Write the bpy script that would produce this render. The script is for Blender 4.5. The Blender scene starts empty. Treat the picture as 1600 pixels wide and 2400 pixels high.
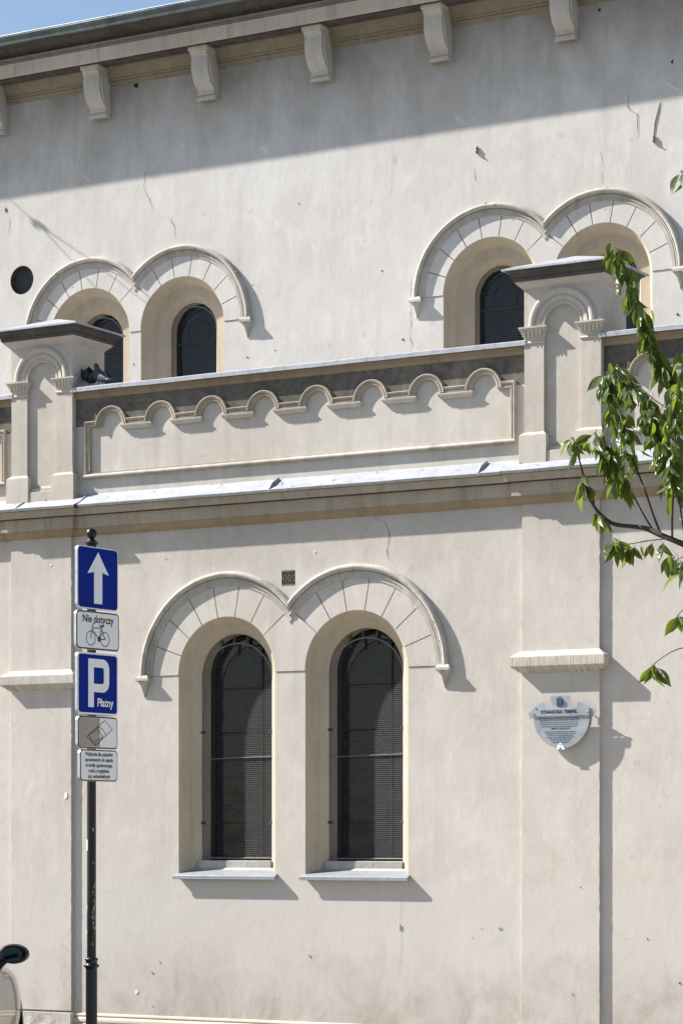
import bpy, bmesh, math, random
from mathutils import Vector, Matrix, noise
from mathutils.geometry import tessellate_polygon
R = math.radians
random.seed(7)
SC = bpy.context.scene
COL = SC.collection

# ------------------------------------------------------------------ camera, sky, sun, exposure
cam = bpy.data.cameras.new('camera'); camo = bpy.data.objects.new('camera', cam); COL.objects.link(camo)
camo.location = (0, 0, 1.9); camo.rotation_euler = (R(90), 0, R(30))
cam.sensor_width = 36; cam.lens = 6143 / 2400 * 36; cam.shift_y = (1965 - 1200) / 2400
cam.clip_start = .1; cam.clip_end = 3000
SC.camera = camo
SUN_TRAVEL = Vector((3.47, 1.0, -3.0)).normalized()
w = bpy.data.worlds.new('World'); SC.world = w; w.use_nodes = True
wn = w.node_tree; sky = wn.nodes.new('ShaderNodeTexSky'); sky.sky_type = 'NISHITA'; sky.sun_disc = False
sky.sun_elevation = math.asin(-SUN_TRAVEL.z); sky.sun_rotation = math.atan2(-SUN_TRAVEL.x, -SUN_TRAVEL.y)
sky.air_density = 1.0; sky.dust_density = .7; sky.ozone_density = 1.0
bg = wn.nodes['Background']; bg.inputs[1].default_value = .066
wn.links.new(sky.outputs[0], bg.inputs[0])
sl = bpy.data.lights.new('sun', 'SUN'); so = bpy.data.objects.new('sun', sl); COL.objects.link(so)
sl.energy = 5.0; sl.angle = R(.53); sl.color = (1, .965, .925)
so.rotation_euler = (-SUN_TRAVEL).to_track_quat('Z', 'Y').to_euler(); so.location = (-20, -5, 20)
SC.view_settings.view_transform = 'Standard'; SC.view_settings.look = 'None'
SC.view_settings.exposure = 1.22; SC.view_settings.gamma = 1; SC.view_settings.use_curve_mapping = False

# ------------------------------------------------------------------ main planes and levels (metres)
W = 18.36      # lower wall face
U = 20.36      # upper (clerestory) wall face
P = 18.41      # parapet face
X0, X1 = -24.0, 2.0

# ------------------------------------------------------------------ material helpers
def newmat(name):
    m = bpy.data.materials.new(name); m.use_nodes = True
    nt = m.node_tree; b = nt.nodes['Principled BSDF']
    return m, nt, b
def nd(nt, t, **k):
    n = nt.nodes.new(t)
    for a, v in k.items():
        if a.startswith('i_'):
            key = a[2:]; key = int(key) if key.isdigit() else key.replace('_', ' ')
            if isinstance(v, bpy.types.NodeSocket): nt.links.new(v, n.inputs[key])
            else: n.inputs[key].default_value = v
        else: setattr(n, a, v)
    return n
def noise_n(nt, vec, scale, detail=4, rough=.55, dist=0):
    return nd(nt, 'ShaderNodeTexNoise', i_Vector=vec, i_Scale=scale, i_Detail=detail, i_Roughness=rough, i_Distortion=dist).outputs[0]
def mapv(nt, vec, sc):
    return nd(nt, 'ShaderNodeVectorMath', operation='MULTIPLY', i_0=vec, i_1=sc).outputs[0]
def ramp(nt, fac, a, b, va=0., vb=1.):
    return nd(nt, 'ShaderNodeMapRange', i_Value=fac, i_1=a, i_2=b, i_3=va, i_4=vb).outputs[0]
def mixc(nt, fac, a, b, mode='MIX'):
    n = nt.nodes.new('ShaderNodeMix'); n.data_type = 'RGBA'; n.blend_type = mode
    for key, v in ((0, fac), (6, a), (7, b)):
        if isinstance(v, bpy.types.NodeSocket): nt.links.new(v, n.inputs[key])
        else: n.inputs[key].default_value = v if key == 0 else (*v, 1)
    return n.outputs[2]
def mth(nt, op, a, b=0., c=0.):
    n = nt.nodes.new('ShaderNodeMath'); n.operation = op
    for i, v in enumerate((a, b, c)):
        if isinstance(v, bpy.types.NodeSocket): nt.links.new(v, n.inputs[i])
        else: n.inputs[i].default_value = v
    return n.outputs[0]
def bump(nt, b, h, dist, strength=1., prev=None):
    n = nd(nt, 'ShaderNodeBump', i_Strength=strength, i_Distance=dist, i_Height=h)
    if prev is not None: nt.links.new(prev, n.inputs['Normal'])
    nt.links.new(n.outputs[0], b.inputs['Normal']); return n.outputs[0]

def plaster(name, c1, c2, grime=0., grime_rng=None, streak=.3, soot=0., crack=.0, low=False, relief=1., warm=0.):
    m, nt, b = newmat(name)
    g = nd(nt, 'ShaderNodeNewGeometry'); pos = g.outputs['Position']
    sep = nd(nt, 'ShaderNodeSeparateXYZ', i_0=pos); z = sep.outputs[2]
    big = noise_n(nt, pos, .55, 3, .5, .3); mid = noise_n(nt, pos, 2.6, 5, .6, .6); fine = noise_n(nt, pos, 38, 5, .7)
    col = mixc(nt, ramp(nt, big, .35, .65), c1, c2)
    col = mixc(nt, ramp(nt, mid, .35, .72, 0, .5), col, tuple(v * .84 for v in c1))
    # trowel clouds, pale
    tr = noise_n(nt, mapv(nt, pos, (3.2, 3.2, 1.5)), 1.6, 6, .62, 1.2)
    col = mixc(nt, ramp(nt, tr, .5, .72, 0, .42), col, tuple(min(1, v * 1.13) for v in c2))
    # vertical run marks
    st = noise_n(nt, mapv(nt, pos, (9, 9, .45)), 1.0, 5, .6, .2)
    col = mixc(nt, ramp(nt, st, .52, .75, 0, streak * .8), col, (c1[0] * .62, c1[1] * .61, c1[2] * .58))
    gr = noise_n(nt, pos, 70, 3, .8); col = mixc(nt, ramp(nt, gr, .55, .75, 0, .22), col, tuple(v * .6 for v in c1))
    bl = noise_n(nt, mapv(nt, pos, (1, 1, .8)), 5.5, 7, .72, 1.6); col = mixc(nt, ramp(nt, bl, .54, .68, 0, .30), col, tuple(v * .78 for v in c1))
    sp = noise_n(nt, pos, 7.5, 2, .5)
    col = mixc(nt, ramp(nt, sp, .70, .76, 0, .35), col, tuple(v * .7 for v in c1))
    if low:   # paint changes slightly below the sills; splash dirt near the ground
        wob = mth(nt, 'ADD', z, mth(nt, 'MULTIPLY', mid, .03))
        col = mixc(nt, ramp(nt, wob, 1.54, 1.60, .75, 0), col, (c1[0] * .985, c1[1] * 1.015, c1[2] * 1.06))
        ns = noise_n(nt, mapv(nt, pos, (3, 3, 2.2)), 1.3, 6, .68, .8)
        h = mth(nt, 'ADD', z, mth(nt, 'MULTIPLY', ns, -1.1))
        col = mixc(nt, mth(nt, 'MULTIPLY', ramp(nt, h, -.28, .50, 1, 0), ramp(nt, noise_n(nt, pos, 1.7, 6, .7, .9), .36, .60, .1, .85)), col, (.285, .25, .205))
    if grime:
        ng = noise_n(nt, mapv(nt, pos, (2.6, 2.6, 1.1)), 1.1, 8, .66, .15)
        h = mth(nt, 'ADD', z, mth(nt, 'MULTIPLY', mth(nt, 'SUBTRACT', ng, .5), 1.5))
        col = mixc(nt, ramp(nt, h, grime_rng[0], grime_rng[1], 0, grime), col, (.20, .172, .138))
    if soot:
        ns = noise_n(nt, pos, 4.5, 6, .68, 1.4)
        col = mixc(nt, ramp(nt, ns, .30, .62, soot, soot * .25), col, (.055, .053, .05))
    if crack:
        wv = nd(nt, 'ShaderNodeVectorMath', operation='ADD', i_0=pos, i_1=mapv(nt, nd(nt, 'ShaderNodeTexNoise', i_Vector=pos, i_Scale=1.8, i_Detail=8.).outputs[1], (.6, .6, .6))).outputs[0]
        vo = nd(nt, 'ShaderNodeTexVoronoi', feature='DISTANCE_TO_EDGE', i_Vector=wv, i_Scale=.95).outputs[0]
        msk = ramp(nt, noise_n(nt, pos, .9, 3), .56, .64)
        ck = mth(nt, 'MULTIPLY', ramp(nt, vo, 0, .0045, 1, 0), msk)
        col = mixc(nt, mth(nt, 'MULTIPLY', ck, crack), col, (.12, .10, .08))
    nt.links.new(col, b.inputs['Base Color'])
    b.inputs['Roughness'].default_value = .92; b.inputs['Specular IOR Level'].default_value = .15
    n1 = bump(nt, b, noise_n(nt, pos, 2.0, 2, .5, .3), .0045 * relief)
    n2 = bump(nt, b, noise_n(nt, mapv(nt, pos, (1.3, 1.3, .7)), 11, 4, .6, .3), .0013 * relief, prev=n1)
    n3 = bump(nt, b, fine, .0010 * relief, prev=n2)
    if crack: bump(nt, b, ck, .003, -1, prev=n3)
    return m
CR1, CR2 = (.53, .478, .418), (.58, .535, .48)
M = {}
M['wall'] = plaster('lower_plaster', CR1, CR2, grime=.35, grime_rng=(3.9, 4.9), crack=.22, low=True)
M['upper'] = plaster('upper_plaster', (.565, .53, .485), (.61, .585, .55), grime=.78, grime_rng=(8.1, 9.15), crack=.25, relief=1.0)
M['trim'] = plaster('moulding_plaster', (.50, .435, .345), (.56, .505, .425), streak=.4, relief=.6)
M['cornice'] = plaster('cornice_plaster', (.37, .305, .225), (.46, .395, .31), streak=.9, relief=.6)
M['reveal'] = plaster('reveal_plaster', (.50, .42, .31), (.56, .48, .37), streak=.5, soot=.10, relief=.5)
M['pier'] = plaster('pier_plaster', (.505, .455, .385), (.56, .515, .455), streak=.5, soot=.12, relief=.9)
M['panel'] = plaster('panel_plaster', (.505, .46, .40), (.58, .54, .485), streak=.4, relief=.9)
M['soot'] = plaster('soot_shade_plaster', (.17, .15, .125), (.27, .24, .20), streak=.5, soot=.9, relief=.8)  # soot plus the coping's shadow, both put into the colour
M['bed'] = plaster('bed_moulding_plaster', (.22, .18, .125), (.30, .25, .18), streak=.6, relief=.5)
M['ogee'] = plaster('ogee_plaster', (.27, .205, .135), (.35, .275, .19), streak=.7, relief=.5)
M['archmould'] = plaster('arcade_moulding_plaster', (.40, .335, .26), (.50, .435, .355), streak=.6, soot=.35, relief=.8)
M['hood'] = plaster('hood_plaster', (.48, .435, .37), (.60, .565, .51), streak=.8, soot=.34, relief=1.6)
M['worn'] = plaster('worn_plinth', (.36, .335, .29), (.52, .49, .44), streak=.5, relief=5)
M['coronamat'] = plaster('corona_plaster', (.50, .43, .345), (.58, .505, .415), streak=.9, relief=.5)
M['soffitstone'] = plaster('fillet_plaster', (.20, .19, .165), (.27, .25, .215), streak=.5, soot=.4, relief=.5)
def simple(name, col, rough=.5, metal=0., nscale=20, namt=.15, bmp=.0, spec=.5, coat=0.):
    m, nt, b = newmat(name)
    pos = nd(nt, 'ShaderNodeNewGeometry').outputs['Position']
    n = noise_n(nt, pos, nscale, 5, .65)
    c = mixc(nt, ramp(nt, n, .3, .7), tuple(v * (1 - namt) for v in col), tuple(min(1, v * (1 + namt)) for v in col))
    nt.links.new(c, b.inputs['Base Color']); nt.links.new(ramp(nt, n, .3, .7, rough * .85, min(1, rough * 1.15)), b.inputs['Roughness'])
    b.inputs['Metallic'].default_value = metal; b.inputs['Specular IOR Level'].default_value = spec; b.inputs['Coat Weight'].default_value = coat
    if bmp: bump(nt, b, n, bmp)
    return m
def galvanised(name, col, chip):
    m, nt, b = newmat(name)
    pos = nd(nt, 'ShaderNodeNewGeometry').outputs['Position']
    a = noise_n(nt, mapv(nt, pos, (1, 1.6, 1)), 5, 6, .7, 1.); c2 = noise_n(nt, pos, 24, 5, .75, .6)
    c = mixc(nt, ramp(nt, a, .35, .65), tuple(v * .82 for v in col), col)
    c = mixc(nt, ramp(nt, c2, .58, .66, 0, chip), c, tuple(v * .38 for v in col))
    c = mixc(nt, ramp(nt, c2, .30, .36, chip * .6, 0), c, tuple(min(1, v * 1.4) for v in col))
    nt.links.new(c, b.inputs['Base Color']); b.inputs['Roughness'].default_value = .55; b.inputs['Metallic'].default_value = .25
    bump(nt, b, noise_n(nt, pos, 6, 4, .6), .006)
    return m
M['flash'] = galvanised('galvanised_flashing', (.40, .41, .44), .75)
M['lip'] = galvanised('dull_flashing_lip', (.13, .135, .13), .8)
M['sill'] = galvanised('galvanised_sill', (.30, .31, .335), .25)
M['gutter'] = simple('zinc_gutter', (.115, .135, .135), .45, .6, 6, .35, .002)
M['rooftin'] = simple('roof_sheet', (.45, .46, .48), .4, .5, 6, .2)
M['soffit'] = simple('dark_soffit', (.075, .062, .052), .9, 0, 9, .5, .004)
M['iron'] = simple('mesh_wire', (.165, .165, .17), .6, .2, 60, .35)
M['rust'] = simple('rusty_iron', (.07, .052, .042), .8, .2, 40, .5)
M['dark'] = simple('dark_void', (.010, .010, .011), .9, 0, 20, .2)
M['postpaint'] = simple('black_post_paint', (.006, .0065, .008), .35, 0, 30, .35, .0008, .4, .1)
M['backmetal'] = simple('sign_back_metal', (.50, .52, .54), .4, .6, 30, .15)
M['blue'] = simple('sign_blue', (.003, .024, .25), .5, 0, 8, .12, .0004, .06)
M['white'] = simple('sign_white', (.84, .86, .88), .5, 0, 10, .04, 0, .3)
M['signgrey'] = simple('sign_grey', (.36, .33, .29), .5, 0, 10, .06, 0, .3)
M['black'] = simple('sign_black', (.012, .012, .013), .4, 0, 10, .1)
M['plaque'] = simple('plaque_steel', (.33, .355, .385), .38, .35, 9, .14)
M['plaque_text'] = simple('engraved_letters', (.015, .02, .035), .5)
M['emblem'] = simple('emblem_relief', (.13, .16, .20), .45, .4, 60, .3)
M['cyan'] = simple('cyan_print', (.03, .33, .62), .4)
M['paper'] = simple('paper_scrap', (.75, .75, .74), .8, 0, 50, .1)
M['chip'] = simple('bare_render', (.26, .25, .225), .95, 0, 60, .3, .003)
M['crackline'] = simple('crack_dark', (.10, .085, .07), 1., 0, 30, .3)  # dark tone for crack lines and some of the chips
M['jointdirt'] = simple('joint_dirt', (.20, .155, .11), 1., 0, 20, .35)
M['brass'] = simple('old_insulator', (.30, .23, .13), .6, 0, 60, .4)
M['asphalt'] = simple('asphalt', (.05, .05, .052), .9, 0, 40, .35, .004)
M['paving'] = simple('paving', (.33, .305, .27), .9, 0, 12, .2, .003)
M['kerb'] = simple('kerb_stone', (.30, .29, .27), .85, 0, 20, .2, .003)
M['earth'] = simple('earth', (.11, .10, .075), .95, 0, 4, .3, .01)
M['carpaint'] = simple('car_paint', (.12, .115, .10), .22, .35, 90, .05, 0, .5, .8)
M['rubber'] = simple('rubber', (.014, .014, .015), .75)
M['plastic'] = simple('black_plastic', (.016, .017, .02), .3, 0, 30, .2)
M['mirrorglass'] = simple('mirror_glass', (.05, .075, .08), .05, 1., 4, .2)
M['chrome'] = simple('chrome', (.7, .7, .7), .12, 1.)
M['pigeon'] = simple('pigeon_plumage', (.022, .027, .038), .6, 0, 45, .5, .001)
M['pigeon2'] = simple('pigeon_grey', (.05, .06, .085), .55, 0, 90, .6, .001)
M['bark'] = simple('cherry_bark', (.05, .036, .03), .7, 0, 60, .45, .002)
M['twig'] = simple('cherry_twig', (.085, .04, .03), .6, 0, 60, .35, .001)
def glass():
    m, nt, b = newmat('leaded_glass')
    pos = nd(nt, 'ShaderNodeNewGeometry').outputs['Position']
    n = noise_n(nt, pos, 3, 3)
    c = mixc(nt, n, (.005, .006, .009), (.012, .013, .018))
    nt.links.new(c, b.inputs['Base Color']); b.inputs['Roughness'].default_value = .10; b.inputs['Specular IOR Level'].default_value = .36
    bump(nt, b, noise_n(nt, pos, 5, 2), .004)
    return m
M['glass'] = glass()
def leafmat(name, top, under, trans):
    m, nt, b = newmat(name)
    tc = nd(nt, 'ShaderNodeTexCoord').outputs['Object']; sep = nd(nt, 'ShaderNodeSeparateXYZ', i_0=tc)
    ay = mth(nt, 'ABSOLUTE', sep.outputs[1])
    ph = mth(nt, 'SUBTRACT', mth(nt, 'MULTIPLY', sep.outputs[0], 62), mth(nt, 'MULTIPLY', ay, 75))
    vein = mth(nt, 'POWER', mth(nt, 'ABSOLUTE', mth(nt, 'SINE', ph)), .5)
    rib = ramp(nt, ay, .004, .016, 1, 0)
    oi = nd(nt, 'ShaderNodeObjectInfo').outputs['Random']
    c = mixc(nt, ramp(nt, oi, 0, 1, 0, .8), top, (top[0] * 3.4, top[1] * 1.6, top[2] * .8))
    bl = noise_n(nt, tc, 3, 3)
    c = mixc(nt, ramp(nt, bl, .5, .75, 0, .4), c, (top[0] * 1.9, top[1] * 1.2, top[2]))
    c = mixc(nt, ramp(nt, vein, .2, .5, .55, 0), c, tuple(v * 1.8 for v in top))
    c = mixc(nt, rib, c, (.16, .24, .07))
    geo = nd(nt, 'ShaderNodeNewGeometry')
    c = mixc(nt, geo.outputs['Backfacing'], c, under)
    nt.links.new(c, b.inputs['Base Color']); b.inputs['Roughness'].default_value = .34; b.inputs['Specular IOR Level'].default_value = .55
    bump(nt, b, vein, .03, .6)
    tr = nd(nt, 'ShaderNodeBsdfTranslucent'); tr.inputs[0].default_value = (*trans, 1)
    mx = nd(nt, 'ShaderNodeMixShader', i_0=.36, i_1=b.outputs[0], i_2=tr.outputs[0])
    nt.links.new(mx.outputs[0], nt.nodes['Material Output'].inputs[0])
    return m
M['leaf'] = leafmat('cherry_leaf', (.024, .068, .012), (.075, .115, .05), (.26, .34, .03))

# ------------------------------------------------------------------ geometry helpers
def tagit(o, label=None, cat=None, group=None, kind=None):
    if label: o['label'] = label
    if cat: o['category'] = cat
    if group: o['group'] = group
    if kind: o['kind'] = kind
    return o
def empty(name, loc, rz=0., **k):
    o = bpy.data.objects.new(name, None); COL.objects.link(o); o.location = loc; o.rotation_euler = (0, 0, rz)
    o.empty_display_size = .1; return tagit(o, **k)
def world_inv(p):
    m = Matrix.Identity(4)
    while p is not None:
        m = (p.matrix_parent_inverse @ p.matrix_basis) @ m if p.parent else p.matrix_basis @ m
        p = p.parent
    return m.inverted()
def obj(name, bm, mat, parent=None, local=False, smooth=None, kind=None, **k):
    me = bpy.data.meshes.new(name)
    bm.normal_update(); bm.to_mesh(me); bm.free()
    for mt in (mat if isinstance(mat, (list, tuple)) else [mat]): me.materials.append(M[mt] if isinstance(mt, str) else mt)
    if smooth is not None:
        for p in me.polygons: p.use_smooth = True
        me.set_sharp_from_angle(angle=R(smooth))
    o = bpy.data.objects.new(name, me); COL.objects.link(o)
    if parent is not None:
        o.parent = parent
        if not local: o.matrix_parent_inverse = world_inv(parent)
    return tagit(o, kind=kind, **k)
def inst(name, src, parent, loc=(0, 0, 0)):
    o = src.copy(); o.name = name; COL.objects.link(o); o.parent = parent
    o.matrix_parent_inverse = src.matrix_parent_inverse.copy() if parent == src.parent else world_inv(parent)
    o.location = Vector(src.location) + Vector(loc); return o
def NB(): return bmesh.new()
def box(bm, x0, x1, y0, y1, z0, z1, bev=0.):
    vs = [bm.verts.new((x, y, z)) for x in (x0, x1) for y in (y0, y1) for z in (z0, z1)]
    fs = [(0, 1, 3, 2), (4, 6, 7, 5), (0, 4, 5, 1), (2, 3, 7, 6), (0, 2, 6, 4), (1, 5, 7, 3)]
    F = [bm.faces.new([vs[i] for i in f]) for f in fs]
    if bev:
        es = list({e for f in F for e in f.edges})
        bmesh.ops.bevel(bm, geom=es, offset=bev, segments=2, affect='EDGES', profile=.5)
    return F
def poly_sheet(bm, outer, holes=(), y=0., flip=False):
    loops = [[Vector((a, b, 0)) for a, b in outer]] + [[Vector((a, b, 0)) for a, b in h] for h in holes]
    tris = tessellate_polygon(loops)
    vs = [bm.verts.new((v.x, y, v.y)) for l in loops for v in l]
    for t in tris:
        a, b, c = (vs[i].co for i in t)
        n = (b - a).cross(c - a).y
        t = t if (n < 0) != flip else t[::-1]
        try: bm.faces.new([vs[i] for i in t])
        except ValueError: pass
    return vs
def prism(bm, outer, y0, y1, holes=(), back=False):
    """front sheet at y0 (towards the street), side walls back to y1"""
    poly_sheet(bm, outer, holes, y0)
    if back: poly_sheet(bm, outer, holes, y1, flip=True)
    for k, lp in enumerate([outer] + list(holes)):
        area = sum(lp[i - 1][0] * lp[i][1] - lp[i][0] * lp[i - 1][1] for i in range(len(lp)))
        L = lp if (area > 0) == (k == 0) else lp[::-1]
        f = [bm.verts.new((x, y0, z)) for x, z in L]; g = [bm.verts.new((x, y1, z)) for x, z in L]
        n = len(L)
        for i in range(n):
            j = (i + 1) % n
            bm.faces.new((f[i], g[i], g[j], f[j])) if True else None
def weld(bm, d=1e-5):
    bmesh.ops.remove_doubles(bm, verts=bm.verts, dist=d); bmesh.ops.recalc_face_normals(bm, faces=bm.faces)
def arc_sweep(bm, cx, cz, y, prof, a0, a1, n=40, clip=None):
    """prof: list of (radius, projection)"""
    rows = []
    for i in range(n + 1):
        a = a0 + (a1 - a0) * i / n
        rows.append([bm.verts.new((cx + r * math.cos(a), y - o, cz + r * math.sin(a))) for r, o in prof])
    for i in range(n):
        for j in range(len(prof) - 1):
            bm.faces.new((rows[i][j], rows[i + 1][j], rows[i + 1][j + 1], rows[i][j + 1]))
    for rw in (rows[0], rows[-1]):
        if len(rw) < 3: continue
        try: bm.faces.new(rw)
        except ValueError: pass
    if clip is not None:
        sgn, xm = clip
        bmesh.ops.bisect_plane(bm, geom=bm.verts[:] + bm.edges[:] + bm.faces[:], plane_co=(xm, 0, 0), plane_no=(sgn, 0, 0), clear_outer=True)
def sweep2d(path, prof, closed, conv):
    """mitred sweep; path of 2-D points, prof of (offset along left normal, second coordinate)"""
    n = len(path); rows = []
    for i in range(n):
        p = Vector(path[i])
        if closed or 0 < i < n - 1:
            d0 = (p - Vector(path[i - 1])).normalized(); d1 = (Vector(path[(i + 1) % n]) - p).normalized()
        elif i == 0: d0 = d1 = (Vector(path[1]) - p).normalized()
        else: d0 = d1 = (p - Vector(path[-2])).normalized()
        n0 = Vector((-d0.y, d0.x)); n1 = Vector((-d1.y, d1.x)); m = (n0 + n1).normalized(); c = max(.35, m.dot(n0)); m /= c
        rows.append([conv(p + m * o, h) for o, h in prof])
    return rows
def skin_rows(bm, rows, closed, caps=False):
    V = [[bm.verts.new(c) for c in r] for r in rows]; n = len(V)
    for i in range(n if closed else n - 1):
        a, b = V[i], V[(i + 1) % n]
        for j in range(len(a) - 1): bm.faces.new((a[j], b[j], b[j + 1], a[j + 1]))
    if caps and not closed:
        for r in (V[0], V[-1]): bm.faces.new(r)
def plan_sweep(bm, path, prof, closed=False, caps=True):
    """path in plan (x,y) with the street on the RIGHT of travel... offset is negated so + is outward (towards the street when travelling +x)"""
    rows = sweep2d(path, [(-o, z) for o, z in prof], closed, lambda p, z: Vector((p.x, p.y, z)))
    skin_rows(bm, rows, closed, caps)
def wall_sweep(bm, path, y, prof, closed=True):
    """path on the wall (x,z); prof (in-plane offset to the left of travel, projection)"""
    rows = sweep2d(path, prof, closed, lambda p, o: Vector((p.x, y - o, p.y)))
    skin_rows(bm, rows, closed)
def tube(bm, pts, r, n=8, cap=True):
    pts = [Vector(p) for p in pts]; rows = []
    rr = r if isinstance(r, (list, tuple)) else [r] * len(pts)
    ref = None
    for i, p in enumerate(pts):
        d = (pts[min(i + 1, len(pts) - 1)] - pts[max(i - 1, 0)]).normalized()
        if ref is None: ref = d.orthogonal().normalized()
        ref = (ref - d * ref.dot(d)).normalized(); b2 = d.cross(ref)
        rows.append([bm.verts.new(p + (ref * math.cos(2 * math.pi * k / n) + b2 * math.sin(2 * math.pi * k / n)) * rr[i]) for k in range(n)])
    for i in range(len(rows) - 1):
        for k in range(n): bm.faces.new((rows[i][k], rows[i][(k + 1) % n], rows[i + 1][(k + 1) % n], rows[i + 1][k]))
    if cap: bm.faces.new(rows[0][::-1]); bm.faces.new(rows[-1])
def lathe(bm, prof, c=(0, 0, 0), n=24):
    rows = [[bm.verts.new((c[0] + r * math.cos(2 * math.pi * k / n), c[1] + r * math.sin(2 * math.pi * k / n), c[2] + z)) for k in range(n)] for r, z in prof]
    for i in range(len(rows) - 1):
        for k in range(n): bm.faces.new((rows[i][k], rows[i][(k + 1) % n], rows[i + 1][(k + 1) % n], rows[i + 1][k]))
    bm.faces.new(rows[0][::-1]); bm.faces.new(rows[-1])
def arch_outline(cx, zs, z0, hw, n=28, r=None):
    """arched opening outline, counter-clockwise in (x,z)"""
    pts = [(cx - hw, z0), (cx + hw, z0)]
    pts += [(cx + hw * math.cos(math.pi * i / n), zs + hw * math.sin(math.pi * i / n)) for i in range(n + 1)]
    return pts
def clip_half(poly, xm, sgn):
    out = []
    for i in range(len(poly)):
        a, b = poly[i - 1], poly[i]; ia, ib = (a[0] - xm) * sgn <= 0, (b[0] - xm) * sgn <= 0
        if ia != ib:
            t = (xm - a[0]) / (b[0] - a[0]); out.append((xm, a[1] + t * (b[1] - a[1])))
        if ib: out.append(b)
    return out
def subdiv_line(a, b, step, jit, seed=0):
    """jagged version of the edge a-b"""
    rnd = random.Random(seed); n = max(1, int((Vector(b) - Vector(a)).length / step)); d = (Vector(b) - Vector(a)).normalized(); nn = Vector((-d.y, d.x))
    out = [tuple(a)]
    for i in range(1, n):
        t = (i + rnd.uniform(-.35, .35)) / n; j = rnd.gauss(0, jit)
        if rnd.random() < .06: j -= abs(jit) * rnd.uniform(2, 5)
        p = Vector(a).lerp(Vector(b), t) + nn * j; out.append((p.x, p.y))
    return out + [tuple(b)]

# ------------------------------------------------------------------ ground
def sheet(name, x0, x1, y0, y1, z, mat, **k):
    bm = NB(); v = [bm.verts.new(p) for p in ((x0, y0, z), (x1, y0, z), (x1, y1, z), (x0, y1, z))]; bm.faces.new(v)
    return obj(name, bm, mat, kind='structure', **k)
sheet('ground', -1500, 1500, -1500, 1500, -.13, 'earth')
sheet('road', -300, 300, 4.5, 13.2, -.12, 'asphalt')
bm = NB(); box(bm, -60, 60, 13.35, W + .3, -.1, 0); obj('pavement', bm, 'paving', kind='structure')
bm = NB(); box(bm, -60, 60, 13.2, 13.348, -.1, .004, .01); obj('kerb', bm, 'kerb', kind='structure')
bm = NB(); box(bm, -60, 60, 1.0, 4.35, -.1, 0); obj('far_pavement', bm, 'paving', kind='structure')
bm = NB(); box(bm, -60, 60, 4.352, 4.5, -.1, .004, .01); obj('far_kerb', bm, 'kerb', kind='structure')

# ------------------------------------------------------------------ the building
B = empty('synagogue_building', (-11, W, 0), label='cream plastered synagogue with paired round arched windows, bracketed cornice and arcaded parapet', cat='building')
BIG = []
ZS = 3.265
LW = [(-11.70, -1), (-10.465, 1)]
A1, RV, RH = .475, .735, .85
VENT = (-11.102, 4.032, .064)
def rect(x0, x1, z0, z1): return [(x0, z0), (x1, z0), (x1, z1), (x0, z1)]
holes = [arch_outline(c, ZS, 1.60, A1) for c, s in LW] + [rect(VENT[0] - .064, VENT[0] + .064, VENT[1] - .064, VENT[1] + .064)]
bm = NB(); poly_sheet(bm, rect(X0, X1, .36, 4.8), holes, W); weld(bm)
obj('lower_wall', bm, 'wall', B)
ZU = 6.66
UW = [(-14.515, -1, -13.99), (-13.463, 1, -13.99), (-10.262, -1, -9.736), (-9.21, 1, -9.736)]
A2, RV2, RH2 = .462, .648, .755
VC = (-15.31, 7.287, .138)
holes = [arch_outline(c, ZU, 5.25, A2) for c, s, m in UW]
holes.append([(VC[0] + VC[2] * math.cos(2 * math.pi * i / 32), VC[1] + VC[2] * math.sin(2 * math.pi * i / 32)) for i in range(32)])
bm = NB(); poly_sheet(bm, rect(X0, X1, 4.6, 9.6), holes, U); weld(bm)
obj('upper_wall', bm, 'upper', B)
# aisle roof behind the parapet, ends of the building
bm = NB(); box(bm, X0, X1, P + .42, U + .3, 4.9, 5.0); obj('aisle_roof', bm, 'rooftin', B)
for xa in (X0, X1 - .1):
    bm = NB(); box(bm, xa, xa + .1, W + .4, U + 8, 0, 9.6); obj('end_wall', bm, 'upper', B)
bm = NB(); box(bm, X0 + .1, X1 - .1, U + .42, U + .5, 4.9, 9.5); obj('room_backing', bm, 'dark', B)
bm = NB(); box(bm, X0 + .1, X1 - .1, W + .46, W + .56, 0, 4.85); obj('room_backing', bm, 'dark', B)

def voussoirs(cx, zs, y, r0, r1, side, xm, mat, out):
    for k in range(9):
        if (side < 0 and k < 2) or (side > 0 and k > 6): continue
        a0, a1 = math.pi * k / 9, math.pi * (k + 1) / 9
        g0, g1 = .0042 / r0, .0042 / r1
        pl = [(cx + r0 * math.cos(a), zs + r0 * math.sin(a)) for a in [a0 + g0 + (a1 - a0 - 2 * g0) * i / 5 for i in range(6)]]
        pl += [(cx + r1 * math.cos(a), zs + r1 * math.sin(a)) for a in [a1 - g1 - (a1 - a0 - 2 * g1) * i / 5 for i in range(6)]]
        pl = clip_half(pl, xm + (-.002 if side < 0 else .002), -side)
        if len(pl) < 3: continue
        ar = abs(sum(pl[i - 1][0] * pl[i][1] - pl[i][0] * pl[i - 1][1] for i in range(len(pl)))) / 2
        if ar < .004: continue
        bm = NB(); prism(bm, pl, y - out, y + .002); weld(bm); obj('voussoir', bm, mat, B)
def joint_bed(cx, zs, y, r0, r1, side, xm):
    bm = NB(); arc_sweep(bm, cx, zs, y, [(r0 + .002, .0012), (r1 - .004, .0012)], 0, math.pi, 48)
    bmesh.ops.bisect_plane(bm, geom=bm.verts[:] + bm.edges[:] + bm.faces[:], plane_co=(xm, 0, 0), plane_no=(-side, 0, 0), clear_outer=True)
    obj('joint_bed', bm, 'jointdirt', B)
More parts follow.
